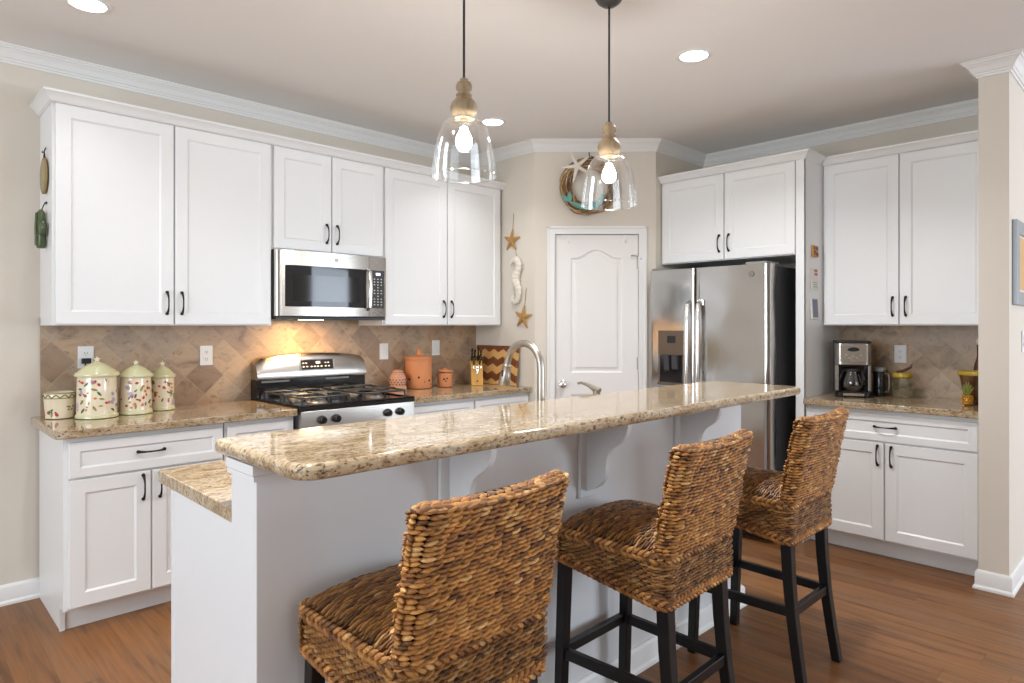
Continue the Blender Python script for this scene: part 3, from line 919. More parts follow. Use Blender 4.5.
def mag3(t, w, h):
    MB().box(-w, -.010, -h, w, 0, h).build('frame', 'card_white', t, smooth=0, bevel=.002)
    MB().box(-w * .7, -.0112, -h * .82, w * .8, -.0098, h * .85).build('picture', 'card_blue', t, smooth=0)
magnet('magnet', 4.375, 1.853, .085, .075, 'small orange and brown relief magnet, topmost on the fridge side panel', mag1)
magnet('magnet', 4.37, 1.672, .11, .14, 'white card magnet with four red squares on the fridge side panel', mag2)
magnet('magnet', 4.365, 1.482, .11, .14, 'white framed blue-grey picture magnet, lowest on the fridge side panel', mag3)

# ------------------------------------------------------------------ outlets and switches
def outlet(loc, rz, label, kind='outlet'):
    t = thing('wall_outlet' if kind == 'outlet' else 'light_switch', loc, label, 'outlet' if kind == 'outlet' else 'switch', 'white wall plates', rz)
    MB().box(-.036, -.006, -.058, .036, 0, .058).build('cover_plate', 'white_plastic', t, smooth=0, bevel=.002)
    if kind == 'outlet':
        for z in (-.020, .020):
            m = MB().lathe([(.016, 0), (.016, .002)], 18).xf(Matrix.Translation((0, -.006, z)) @ Matrix.Rotation(R(90), 4, 'X'))
            s_ = m.build('socket', 'white_plastic', t)
            MB().box(-.007, -.0088, z - .003, -.005, -.0075, z + .006).box(.005, -.0088, z - .003, .007, -.0075, z + .006).box(-.002, -.0088, z - .010, .002, -.0075, z - .006).build('slots', 'outlet_slot', s_, smooth=0)
    else:
        MB().box(-.012, -.009, -.026, .012, -.006, .026).build('rocker', 'white_plastic', t, smooth=0, bevel=.0015)
    return t
yb = YL - .0103
outlet((.795, yb, 1.205), 0, 'white outlet plate half hidden behind the largest floral canister')
outlet((1.404, yb, 1.195), 0, 'white outlet plate on the tile left of the range')
outlet((2.635, yb, 1.185), 0, 'white switch plate on the tile just right of the range', 'switch')
outlet((3.105, yb, 1.200), 0, 'white switch plate on the tile right of the tall terracotta canister', 'switch')
outlet((XR - .0103, 1.305, 1.185), RZ, 'white outlet plate on the tile above the glass jar')
outlet((4.52, SY0 - .0003, 1.285), 0, 'white switch plate on the partition wall at right edge', 'switch')

# framed picture on the partition
t = thing('picture_frame', (4.21, SY0 - .0005, 1.70), 'grey framed picture hanging on the partition wall at the right edge', 'picture')
MB().box(0, -.022, -.22, .07, 0, .22).box(.53, -.022, -.22, .6, 0, .22).box(.07, -.022, .15, .53, 0, .22).box(.07, -.022, -.22, .53, 0, -.15).build('frame', 'frame_grey', t, smooth=0, bevel=.002)
MB().box(.0702, -.012, -.1498, .5298, -.002, .1498).build('mat_board', 'card_white', t, smooth=0)
MB().box(.080, -.0135, -.14, .52, -.0121, .14).build('print', 'maple', t, smooth=0)

# ------------------------------------------------------------------ canisters with painted sprigs
def star_poly(r, r2, n=5, rot=PI / 2):
    return [((r if k % 2 == 0 else r2) * math.cos(rot + PI * k / n), (r if k % 2 == 0 else r2) * math.sin(rot + PI * k / n)) for k in range(2 * n)]
def sprigs(m, rad, z0, z1, n, rng, size):
    """small leaves, berries and petals lying on the glazed wall; rad(z)"""
    for i in range(n):
        a = rng.uniform(0, 2 * PI); z = rng.uniform(z0, z1)
        kind = rng.choice([1, 1, 2, 3, 3, 4, 5])
        L = size * rng.uniform(.7, 1.2); w = L * (.38 if kind in (1, 2) else .75)
        if kind in (3, 4): L *= .6; w *= .6
        ang = rng.uniform(0, PI)
        m.mat(kind)
        vs = []
        for k in range(8):
            th = 2 * PI * k / 8
            u = L / 2 * math.cos(th); v = w / 2 * math.sin(th) * (1 if kind not in (1, 2) else (1 - .3 * abs(math.cos(th))))
            uu = u * math.cos(ang) - v * math.sin(ang); vv = u * math.sin(ang) + v * math.cos(ang)
            zz = z + vv; r = rad(zz) + .0007
            aa = a + uu / r
            vs.append((r * math.cos(aa), r * math.sin(aa), zz))
        m.add(vs, [tuple(range(8))])
    m.mat(0)
CM = ['cream_glaze', 'leaf_green', 'leaf_olive', 'berry_red', 'flower_orange', 'petal_lilac', 'lid_glaze']
def canister(loc, r, h, total, label, seed):
    rng = random.Random(seed)
    t = thing('canister', loc, label, 'canister', 'floral ceramic canisters')
    m = MB()
    m.mat(6).lathe([(r * .98, 0), (r * 1.06, .003), (r * 1.06, h * .07), (r, h * .11)], 36)
    m.mat(0).lathe([(r, h * .1), (r, h * .5), (r * .97, h * .93), (r * .94, h)], 36)
    sprigs(m, lambda z: r - .03 * r * max(0, (z / h - .5) * 2), h * .18, h * .93, 84, rng, .027)
    m.build('jar_body', CM, t, smooth=40)
    m = MB()
    H = total - h
    m.lathe([(r * .95, h + .0005), (r * 1.10, h + .002), (r * 1.12, h + H * .10), (r * 1.08, h + H * .20), (r * .93, h + H * .27), (r * .90, h + H * .33),
             (r * .70, h + H * .45), (r * .67, h + H * .50), (r * .45, h + H * .62), (r * .22, h + H * .72), (r * .12, h + H * .76)], 36)
    l = m.build('lid', 'lid_glaze', t, smooth=50)
    m = MB().prism(star_poly(H * .19, H * .09), -.006, .006, 1).xf(Matrix.Translation((0, 0, h + H * .88)) @ Matrix.Rotation(R(-14), 4, 'Z'))
    m.build('star_knob', 'cream_glaze', l, smooth=0, bevel=.002)
canister((.795, 3.79, .9145), .088, .205, .300, 'largest cream floral ceramic canister with green domed lid', 3)
canister((.975, 3.815, .9145), .073, .190, .275, 'middle-sized cream floral canister with orange blossoms between two other canisters', 5)
canister((1.122, 3.885, .9145), .059, .175, .260, 'smallest cream floral canister with lid, nearest the range', 8)
t = thing('flower_pot', (.655, 3.885, .9145), 'small lidless cream floral crock with green wavy rim at the worktop end', 'crock')
m = MB()
m.lathe([(.052, 0), (.060, .004), (.063, .05), (.0655, .098), (.068, .100), (.068, .126), (.062, .129), (.058, .122), (.056, .02)], 32, cap=True)
sprigs(m, lambda z: .060 + .055 * z, .02, .085, 30, random.Random(11), .028)
m.mat(1)
m.tube([(.0685 * math.cos(2 * PI * k / 72), .0685 * math.sin(2 * PI * k / 72), .112 + .007 * math.sin(k * PI / 3)) for k in range(73)], .0024, 6)
m.mat(2).lathe([(.0682, .100), (.0695, .102), (.0682, .104)], 32, cap=False)
m.lathe([(.0682, .123), (.0692, .1255), (.066, .128)], 32, cap=False)
m.build('crock_body', CM, t, smooth=40)
# black plug and cord behind the canister
m = MB().box(.775, 4.008, 1.172, .815, 4.030, 1.200)
m.tube([(.79, 4.012, 1.172), (.775, 4.0, 1.12), (.752, 3.99, 1.0), (.748, 3.985, .93), (.745, 4.0, .9185), (.742, 3.97, .9185)], .0035, 8)
tag(m.build('power_cord', 'cord_black'), 'black power plug and cord hanging behind the largest canister', 'cord')

# ------------------------------------------------------------------ terracotta pots, knife block, chevron board
t = thing('terracotta_canister', (2.853, 3.915, .9145), 'tall orange terracotta canister with lid, largest of the clay pots', 'pot', 'terracotta pots')
m = MB().lathe([(.080, 0), (.094, .004), (.097, .02), (.098, .20), (.096, .208)], 36)
m.mat(1)
for (a, z) in ((-125, .085), (-168, .07), (-75, .06), (-40, .075), (-100, .05), (-60, .03)):
    r = .0075 if z > .05 else .004
    q = MB().lathe([(r, 0), (r, .003)], 14).xf(Matrix.Rotation(R(a), 4, 'Z') @ Matrix.Translation((.0965, 0, z)) @ Matrix.Rotation(R(90), 4, 'Y'))
    m.add(q.v, q.f)
m.build('pot_body', ['terracotta', 'hole_dark'], t, smooth=40)
MB().lathe([(.093, .2085), (.0985, .210), (.0985, .225), (.094, .231), (.04, .236), (.021, .240), (.019, .262), (.012, .284), (.004, .288)], 32).build('lid', 'terracotta', t, smooth=50)
t = thing('terracotta_jar', (3.055, 3.86, .9145), 'small round terracotta jar with tilted lid between tall pot and knife block', 'pot', 'terracotta pots')
m = MB().lathe([(.042, 0), (.053, .005), (.056, .05), (.055, .10), (.049, .105)], 32)
m.mat(1)
for (a, z, r) in ((-135, .06, .007), (-112, .066, .006), (-122, .045, .005)):
    q = MB().lathe([(r, 0), (r, .003)], 14).xf(Matrix.Rotation(R(a), 4, 'Z') @ Matrix.Translation((.0545, 0, z)) @ Matrix.Rotation(R(90), 4, 'Y'))
    m.add(q.v, q.f)
m.build('jar_body', ['terracotta', 'hole_dark'], t, smooth=40)
m = MB().lathe([(.050, 0), (.057, .003), (.057, .014), (.050, .019), (.018, .021), (.015, .028), (.006, .030)], 30)
m.xf(Matrix.Translation((0, 0, .108)) @ Matrix.Rotation(R(5), 4, 'Y')).build('lid', 'terracotta', t, smooth=50)
# pierced tealight holder
plain('pink_clay', (.58, .30, .20), .75, var=.2, vs=30)
t = thing('tealight_holder', (2.662, 3.90, .9145), 'pale pink pierced clay tealight holder beside the range', 'candle holder')
m = MB().lathe([(.055, 0), (.062, .004), (.062, .020), (.056, .026), (.060, .050), (.062, .070), (.052, .105), (.040, .122), (.034, .124), (.038, .128), (.036, .137), (.018, .145)], 30)
m.mat(1)
for i in range(5):
    z = .042 + i * .0165
    rr_ = .0605 if z < .08 else .0605 - (z - .075) * .42
    for k in range(16):
        a = 2 * PI * (k + .5 * (i % 2)) / 16
        q = MB().prism(star_poly(.0062, .0042, 4, 0), 0, .0028, 2).xf(Matrix.Rotation(a, 4, 'Z') @ Matrix.Translation((rr_ - .0010, 0, z)) @ Matrix.Rotation(R(90 - (14 if z > .08 else 0)), 4, 'Y'))
        m.add(q.v, q.f)
m.build('pierced_body', ['pink_clay', 'shade_dark'], t, smooth=40)
# knife block: slanted slotted block
KBR = R(-35)
kb = thing('knife_block', (3.315, 3.80, .9145), 'light wooden knife block with angled slots on the corner worktop', 'knife block', rz=KBR)
m = MB().prism([(-.055, 0), (.065, 0), (.075, .175), (.045, .195), (-.038, .128)], -.045, .045, 0)
m.build('block', 'block_wood', kb, smooth=0, bevel=.004)
m = MB().prism(star_poly(.010, .006, 3), -.056, -.0545, 1).xf(Matrix.Translation((0, -.0005, .035)))
m.build('emblem', 'walnut', kb, smooth=0)
m = MB(); 
tm = Matrix.Rotation(R(-7), 4, 'X')
kd = Vector((0, -.62, .78)).normalized()
# scissors rings on the lower face of the slope
def ringtube(c, r, rr_):
    return [(c[0] + r * math.cos(2 * PI * k / 16), c[1], c[2] + r * 1.3 * math.sin(2 * PI * k / 16)) for k in range(17)]
# knives held by the block: each its own thing
slots = [(-.034, .022, .1775, .105), (-.012, .022, .1775, .095), (.012, .022, .1775, .115), (.034, .022, .1775, .09), (-.022, -.014, .1495, .075), (.022, -.014, .1495, .080)]
names = ['black-handled knife at the far left of the block, upper row', 'black-handled knife second from left in the upper row of the block',
         'longest black-handled knife, third from left in the upper row', 'black-handled knife at the right end of the upper row',
         'short black-handled knife, left one in the lower row of the block', 'short black-handled knife, right one in the lower row of the block']
kM = Matrix.Translation((3.315, 3.80, .9145)) @ Matrix.Rotation(KBR, 4, 'Z')
kdir = Vector((0, -.42, .91)).normalized()
for (sx, sy, sz, L), nm in zip(slots, names):
    t = thing('kitchen_knife', (0, 0, 0), nm, 'knife', 'knives in the knife block')
    t.matrix_world = kM @ Matrix.Translation((sx, sy, sz))
    p0 = kdir * .010
    a = MB().obox(kdir * .006, (1, 0, 0), kdir.cross(Vector((1, 0, 0))), kdir, .0012, .006, .005)
    a.build('blade', 'chrome', t, smooth=0)
    hd = MB().tube([p0, p0 + kdir * L * .2, p0 + kdir * L * .6, p0 + kdir * L * .9, p0 + kdir * L], [.007, .0085, .007, .009, .006], 10, flat=1.0)
    hd.build('handle', 'black_gloss', t, smooth=50)
    m = MB()
    for f in (.25, .5, .75):
        q = p0 + kdir * L * f
        m.tube([q + Vector((0, -.0075, -.003)), q + Vector((0, -.0095, -.004))], .003, 8)
    m.build('rivets', 'chrome', t)
t = thing('kitchen_scissors', (0, 0, 0), 'steel kitchen scissors tucked in the front of the knife block', 'scissors')
t.matrix_world = kM @ Matrix.Translation((0, -.047, .122))
m = MB()
for sgn in (-1, 1):
    m.tube(ringtube((sgn * .016, -.012, .018), .012, .003), .0035, 8)
m.tube([(-.008, -.012, .002), (0, -.012, -.02), (.004, -.010, -.035)], .004, 8).tube([(.008, -.012, .002), (0, -.012, -.02), (-.004, -.010, -.035)], .004, 8)
m.build('scissor_grips', 'chrome', t)

# chevron cutting board leaning on the pantry return wall
t = thing('cutting_board', (PX - .045, 3.755, .9145), 'striped maple and walnut chevron cutting board leaning in the corner', 'cutting board', rz=RZ)
bw, bh, th = .235, .300, .022
m = MB()
nz = 12; amp = .013; band = .057
def zig(x):
    f = ((x + bw) / (2 * bw) * 4.5) % 1
    return amp * (abs(f - .5) * 4 - 1)
edges = [-.138 + band * k for k in range(9)]
xs = [-bw + 2 * bw * i / 18 for i in range(19)]
for k in range(len(edges) - 1):
    m.mat(k % 2)
    for i in range(18):
        q = []
        for (x, e) in ((xs[i], edges[k]), (xs[i + 1], edges[k]), (xs[i + 1], edges[k + 1]), (xs[i], edges[k + 1])):
            q.append((x, min(bh, max(0, e + zig(x)))))
        if max(p[1] for p in q) - min(p[1] for p in q) < 1e-5: continue
        m.add([(a, -th, c) for a, c in q] + [(a, 0, c) for a, c in q], [(0, 1, 2, 3), (7, 6, 5, 4)] + [(0, 4, 5, 1), (3, 2, 6, 7), (0, 3, 7, 4), (1, 5, 6, 2)])
m.xf(Matrix.Translation((0, -.006, .0)) @ Matrix.Rotation(R(-7), 4, 'X'))
m.build('board', ['maple', 'walnut'], t, smooth=0)

# ------------------------------------------------------------------ right counter: coffee maker, mug, jar, ornaments
cf = thing('coffee_maker', (4.565, 1.518, .9145), 'stainless and black drip coffee maker on the right-hand worktop', 'coffee maker', rz=R(-66))
m = MB().prism(rrect(-.105, -.115, .105, .11, (.03, .03, .02, .02)), 0, .035); m.build('base', 'black_gloss', cf, smooth=40, bevel=.004)
m = MB().prism(rrect(-.103, .01, .103, .108, (.01, .01, .02, .02)), .0355, .355); m.build('water_tank', 'charcoal', cf, smooth=40, bevel=.003)
m = MB().prism(rrect(-.103, -.110, .103, .012, (.035, .035, .004, .004)), .205, .345); top_ = m.build('brew_head', 'steel', cf, smooth=40, bevel=.004)
MB().prism(rrect(-.105, -.112, .105, .11, (.035, .035, .02, .02)), .3455, .358).build('lid', 'black_matte', cf, smooth=40, bevel=.004)
m = MB().box(-.103, -.095, .0355, -.083, .012, .205).box(.083, -.095, .0355, .103, .012, .205); m.build('side_column', 'steel', cf, smooth=0, bevel=.006)
MB().box(-.082, .002, .036, .082, .0095, .204).build('warming_recess', 'black_gloss', cf, smooth=0)
MB().box(-.075, -.1125, .225, .075, -.1105, .335).build('control_panel', 'chrome', top_, smooth=0, bevel=.001)
m = MB().lathe([(1, 0), (1, .003)], 24).xf(Matrix.Translation((0, -.1127, .305)) @ Matrix.Rotation(R(90), 4, 'X') @ Matrix.Diagonal((.034, .014, 1, 1)))
m.build('display', 'dark_glass', top_)
m = MB()
for (x, z) in ((-.042, .28), (-.022, .262), (.022, .262), (.042, .28), (0, .270)):
    q = MB().lathe([(.007, 0), (.006, .004)], 14).xf(Matrix.Translation((x, -.1125, z - .012)) @ Matrix.Rotation(R(90), 4, 'X')); m.add(q.v, q.f)
m.build('buttons', 'nickel', top_)
cr = MB().lathe([(.058, .0), (.068, .01), (.072, .05), (.062, .09), (.048, .118), (.050, .128)], 28, (0, -.045, .037), cap=False)
cr.mat(1).lathe([(.051, .128), (.053, .132), (.050, .143), (.02, .148)], 24, (0, -.045, .037))
cro = cr.build('carafe', ['carafe_glass', 'black_matte'], cf, smooth=50)
MB().tube([(.046, -.075, .165), (.05, -.105, .16), (.055, -.118, .12), (.05, -.112, .075)], [.008, .010, .010, .007], 10).build('handle', 'black_gloss', cro)
MB().lathe([(.060, 0), (.060, .004)], 24, (0, -.045, .0352)).build('hot_plate', 'black_matte', cf)
MB().box(-.06, -.1162, .010, .06, -.1145, .026).build('badge_strip', 'chrome', cf, smooth=0)

t = thing('travel_mug', (4.665, 1.382, .9145), 'black travel mug with pale handle between coffee maker and jar', 'mug')
MB().lathe([(.033, 0), (.035, .004), (.036, .01), (.036, .155), (.034, .160)], 26).build('mug_body', 'black_gloss', t, smooth=40)
MB().lathe([(.0345, .1603), (.037, .163), (.037, .178), (.030, .186), (.012, .188)], 26).build('lid', 'grey_plastic', t, smooth=50)
hv = Vector((-.20, -.98, 0)).normalized()
MB().tube([hv * .030 + Vector((0, 0, .150)), hv * .054 + Vector((0, 0, .148)), hv * .060 + Vector((0, 0, .12)), hv * .060 + Vector((0, 0, .06)), hv * .054 + Vector((0, 0, .032)), hv * .030 + Vector((0, 0, .028))], .006, 10).build('handle', 'nickel', t)
t = thing('glass_jar', (4.672, 1.252, .9145), 'squat clear glass jar with yellow lid on the right-hand worktop', 'jar')
MB().lathe([(.040, 0), (.050, .004), (.058, .02), (.066, .055), (.069, .080), (.064, .105), (.050, .125), (.047, .135)], 8, cap=False).build('jar_body', 'jar_glass', t, smooth=25)
MB().lathe([(.051, .130), (.054, .132), (.054, .150), (.050, .156), (.02, .158)], 28).build('lid', 'yellow_glaze', t, smooth=40)
t = thing('dried_sprig', (4.672, 1.252, 1.0735), 'dark brown curled sprig lying on the yellow jar lid', 'ornament')
m = MB()
for k in range(5):
    a = R(-70 + 22 * k)
    m.tube([(-.02, .03, .006), (0, .0, .010), (.012, -.02 - .006 * k, .018 + .004 * k), (.016, -.040 - .003 * k, .026 + .008 * k)], [.006, .010, .007, .002], 7)
m.build('sprig', 'brown_glaze', t)
t = thing('vase', (4.60, .852, .9145), 'flared amber glass bowl with yellow rim beside the partition wall', 'vase')
thin_glass('amber_glass', (.55, .36, .20), .10)
MB().lathe([(.050, 0), (.054, .004), (.066, .08), (.080, .155), (.084, .170)], 28, cap=False).lathe([(.048, .004), (.002, .0045)], 28, cap=False).build('bowl', 'amber_glass', t, smooth=50)
MB().lathe([(.080, .168), (.088, .169), (.090, .178), (.088, .190), (.080, .191), (.078, .180)], 30).build('rim', 'yellow_glaze', t, smooth=50)
t = thing('pineapple_figurine', (4.49, .872, .9145), 'small golden pineapple figurine with green crown in front of the vase', 'figurine')
m = MB().lathe([(.012, 0), (.022, .006), (.026, .025), (.024, .045), (.014, .058)], 18)
for i in range(4):
    for k in range(9):
        a = 2 * PI * (k + .5 * (i % 2)) / 9; z = .012 + i * .013; r = .0235 + (.002 if i in (1, 2) else 0)
        c = Vector((r * math.cos(a), r * math.sin(a), z)); d = Vector((math.cos(a), math.sin(a), 0))
        m.tube([c - d * .004, c + d * .003, c + d * .006], [.007, .0055, .001], 6)
m.build('fruit', 'gold_glaze', t, smooth=40)
m = MB()
for i, (n_, rad, h_) in enumerate(((7, .026, .05), (6, .016, .065), (4, .007, .078))):
    for k in range(n_):
        a = 2 * PI * k / n_ + i * .4
        d = Vector((math.cos(a), math.sin(a), 0))
        m.tube([Vector((0, 0, .054)) + d * .004, Vector((0, 0, .054 + h_ * .6)) + d * rad * .7, Vector((0, 0, .054 + h_)) + d * rad * 1.3], [.005, .006, .001], 6, flat=.5)
m.build('crown_leaves', 'moss', t, smooth=40)
t = thing('decorative_bottle', (4.775, .868, .9145), 'slim dark brown bottle with cream stopper behind the vase', 'bottle')
MB().lathe([(.024, 0), (.028, .004), (.028, .19), (.024, .225), (.014, .255), (.011, .28), (.011, .335), (.013, .34)], 22).build('bottle_body', 'brown_glaze', t, smooth=40)
MB().lathe([(.010, .3405), (.015, .345), (.017, .362), (.010, .378), (.003, .38)], 18).build('stopper', 'cream_paint', t, smooth=50)

# ------------------------------------------------------------------ wall ornaments
def starfish(name, M, Rr, label, mat='starfish_tan', cord=0, parent=None, group=None, wf=1.0):
    m = MB()
    for k in range(5):
        a = PI / 2 + 2 * PI * k / 5
        d = Vector((math.cos(a), 0, math.sin(a)))
        pts = [Vector((0, -.010, 0)), d * Rr * .25 + Vector((0, -.011, 0)), d * Rr * .65 + Vector((0, -.008, 0)), d * Rr + Vector((0, -.004, 0))]
        m.tube(pts, [Rr * .22 * wf, Rr * .20 * wf, Rr * .14 * wf, Rr * .06 * wf], 8, flat=.5, up=(0, 1, 0))
    if parent is None:
        t = thing(name, (0, 0, 0), label, 'starfish', group); t.matrix_world = M
        m.build('starfish_body', mat, t, smooth=60)
        if cord: MB().tube([(0, -.003, Rr * .8), (0, -.003, Rr + cord)], .002, 6).build('hanging_cord', 'twine', t)
        return t
    m.xf(M); return m.build(name, mat, parent, smooth=60)
wm = Matrix.Translation((PX - .0005, 0, 0)) @ Matrix.Rotation(RZ, 4, 'Z')
def on_return(y, z, rot=0): return Matrix.Translation((PX - .001, y, z)) @ Matrix.Rotation(RZ, 4, 'Z') @ Matrix.Rotation(R(rot), 4, 'Y')
starfish('starfish_ornament', on_return(3.615, 2.025, 5), .088, 'upper tan starfish hanging on a cord on the wall beside the cabinet', cord=.12, group='starfish on the pantry wall')
starfish('starfish_ornament', on_return(3.492, 1.435, 8), .092, 'lower tan starfish hanging on a cord below the white seahorse', cord=.13, group='starfish on the pantry wall')
t = thing('seahorse_ornament', (0, 0, 0), 'white carved seahorse hanging between the two tan starfish', 'ornament')
t.matrix_world = on_return(3.575, 1.72, 0)
m = MB()
sp_ = [(-.045, .125), (-.010, .150), (.022, .150), (.040, .125), (.040, .085), (.024, .045), (.012, .010), (.022, -.030), (.040, -.065), (.046, -.105), (.036, -.145), (.012, -.168), (-.014, -.160), (-.018, -.135), (.000, -.125)]
rr_ = [.010, .020, .030, .032, .030, .034, .036, .036, .032, .026, .024, .022, .020, .016, .012]
# smooth the spine
def smoothp(P, Q, n=4):
    out = []; ro = []
    for i in range(len(P) - 1):
        p0 = P[max(0, i - 1)]; p1 = P[i]; p2 = P[i + 1]; p3 = P[min(len(P) - 1, i + 2)]
        for k in range(n):
            u = k / n
            f = lambda a, b_, c, d: .5 * ((2 * b_) + (-a + c) * u + (2 * a - 5 * b_ + 4 * c - d) * u * u + (-a + 3 * b_ - 3 * c + d) * u ** 3)
            out.append(tuple(f(p0[j], p1[j], p2[j], p3[j]) for j in range(len(p1)))); ro.append(Q[i] + (Q[i + 1] - Q[i]) * u)
    out.append(P[-1]); ro.append(Q[-1]); return out, ro
P, Q = smoothp(sp_, rr_, 5)
Q = [q * (1.0 + (.10 if i % 4 < 2 else -.06)) for i, q in enumerate(Q)]
m.tube([(a, -.017, c) for a, c in P], Q, 12, flat=.5, up=(0, 1, 0))
m.build('seahorse_body', 'bone_white', t, smooth=60)
m = MB()
for i in range(8, 34, 3):
    m.tube([(P[i][0] + .02, -.016, P[i][1]), (P[i][0] + Q[i] + .010, -.014, P[i][1] + .008)], [.010, .003], 6)
m.build('fin', 'bone_white', t, smooth=60)
MB().tube([(.02, -.006, .17), (.0, -.003, .215)], .002, 6).build('hanging_cord', 'twine', t)

# hanging pieces on the end of the left wall cabinet (faces -x)
def on_end(y, z): return Matrix.Translation((UX[0] - .001, y, z)) @ Matrix.Rotation(RZ, 4, 'Z')
t = thing('oval_plaque', (0, 0, 0), 'oval tan woven plaque hung on the end of the left wall cabinet', 'ornament'); t.matrix_world = on_end(3.875, 2.10)
m = MB().lathe([(.001, -.009), (.7, -.009), (.95, -.006), (1.0, 0), (.95, .006), (.7, .009), (.001, .009)], 28).xf(Matrix.Translation((0, -.010, 0)) @ Matrix.Rotation(R(90), 4, 'X') @ Matrix.Diagonal((.065, .082, 1, 1)))
m.build('plaque', 'plaque_tan', t, smooth=50)
m = MB().tube([(.066 * math.cos(2 * PI * k / 28), -.010, .083 * math.sin(2 * PI * k / 28)) for k in range(29)], .006, 8)
m.build('rope_border', 'twine', t)
MB().tube([(-.02, -.008, .08), (0, -.008, .115), (.02, -.008, .08)], .003, 6).tube([(0, -.002, .14), (0, -.010, .115), (0, -.016, .112), (0, -.016, .12)], .003, 6).build('hook', 'dark_bronze', t)
t = thing('cactus_ornament', (0, 0, 0), 'green glazed cactus ornament hung below the oval plaque on the cabinet end', 'ornament'); t.matrix_world = on_end(3.87, 1.845) @ Matrix.Scale(.85, 4)
m = MB()
m.tube([(0, -.026, -.115), (0, -.026, -.10), (0, -.026, .0), (0, -.026, .085), (0, -.026, .105)], [.026, .034, .034, .030, .012], 14, flat=.72, up=(0, 1, 0))
m.tube([(-.02, -.026, -.02), (-.055, -.026, -.012), (-.062, -.026, .03), (-.060, -.026, .05)], [.018, .022, .022, .010], 12, flat=.72, up=(0, 1, 0))
m.tube([(.02, -.026, -.035), (.055, -.026, -.025), (.064, -.026, .01), (.062, -.026, .03)], [.018, .022, .020, .010], 12, flat=.72, up=(0, 1, 0))
for k in (-1, 0, 1):
    m.tube([(k * .014, -.050, -.10), (k * .014, -.052, 0), (k * .012, -.048, .085)], .004, 6)
m.build('cactus_body', 'cactus_green', t, smooth=60)
MB().tube([(0, -.024, .10), (0, -.012, .135), (0, -.004, .145)], .003, 6).box(-.022, -.008, .140, .022, 0, .150).build('hook', 'dark_bronze', t)

# twig wreath over the pantry door
wr = thing('wreath', (0, 0, 0), 'round twig wreath with starfish and teal mermaid tail above the pantry door', 'wreath')
WM = pm @ Matrix.Translation(((589 - 534.6) * .00741, -.002, 2.400))
wr.matrix_world = WM
rng = random.Random(4)
m = MB(); WR = .172
pal = [(.16, .075, .035), (.30, .16, .07), (.42, .26, .12), (.55, .38, .19), (.36, .19, .09), (.62, .48, .28)]
for i in range(170):
    a0 = rng.uniform(0, 2 * PI); ln = rng.uniform(.45, 1.5)
    ph = rng.uniform(0, 2 * PI); rad = rng.uniform(.014, .052); tw = rng.uniform(-2.6, 2.6)
    pts = []
    for k in range(9):
        a = a0 + ln * k / 8; p = ph + tw * k / 8
        r = WR + rad * math.cos(p); d = -.036 + min(.030, rad * .6) * math.sin(p)
        pts.append((r * math.cos(a), d, r * math.sin(a) ))
    m.col = rng.choice(pal)
    w = rng.uniform(.0032, .0066)
    m.tube(pts, [w * .6] + [w] * 7 + [w * .4], 6)
m.col = None
m.build('twig_ring', 'twig_bark', wr, smooth=60)
starfish('starfish', Matrix.Translation((-.095, -.078, .135)) @ Matrix.Rotation(R(-22), 4, 'Y') @ Matrix.Diagonal((1, 1, 1, 1)), .115, '', 'bone_white', parent=wr, wf=.62)
m = MB()
tp = [(-.150, -.120), (-.110, -.140), (-.05, -.160), (.02, -.155), (.07, -.120), (.10, -.07)]
P2, Q2 = smoothp(tp, [.006, .014, .022, .025, .020, .012], 4)
m.tube([(a, -.078, c) for a, c in P2], Q2, 12, flat=.45, up=(0, 1, 0))
for (ex, ez) in ((-.205, -.075), (-.150, -.045)):
    m.tube([(-.145, -.078, -.118), ((-.145 + ex) / 2, -.080, (-.118 + ez) / 2 - .005), (ex, -.080, ez)], [.010, .022, .004], 10, flat=.35, up=(0, 1, 0))
m.build('mermaid_tail', 'teal_paint', wr, smooth=60)
MB().tube([(0, -.002, .255), (0, -.02, .250), (0, -.024, .215)], .004, 8).build('hanger', 'dark_bronze', wr)

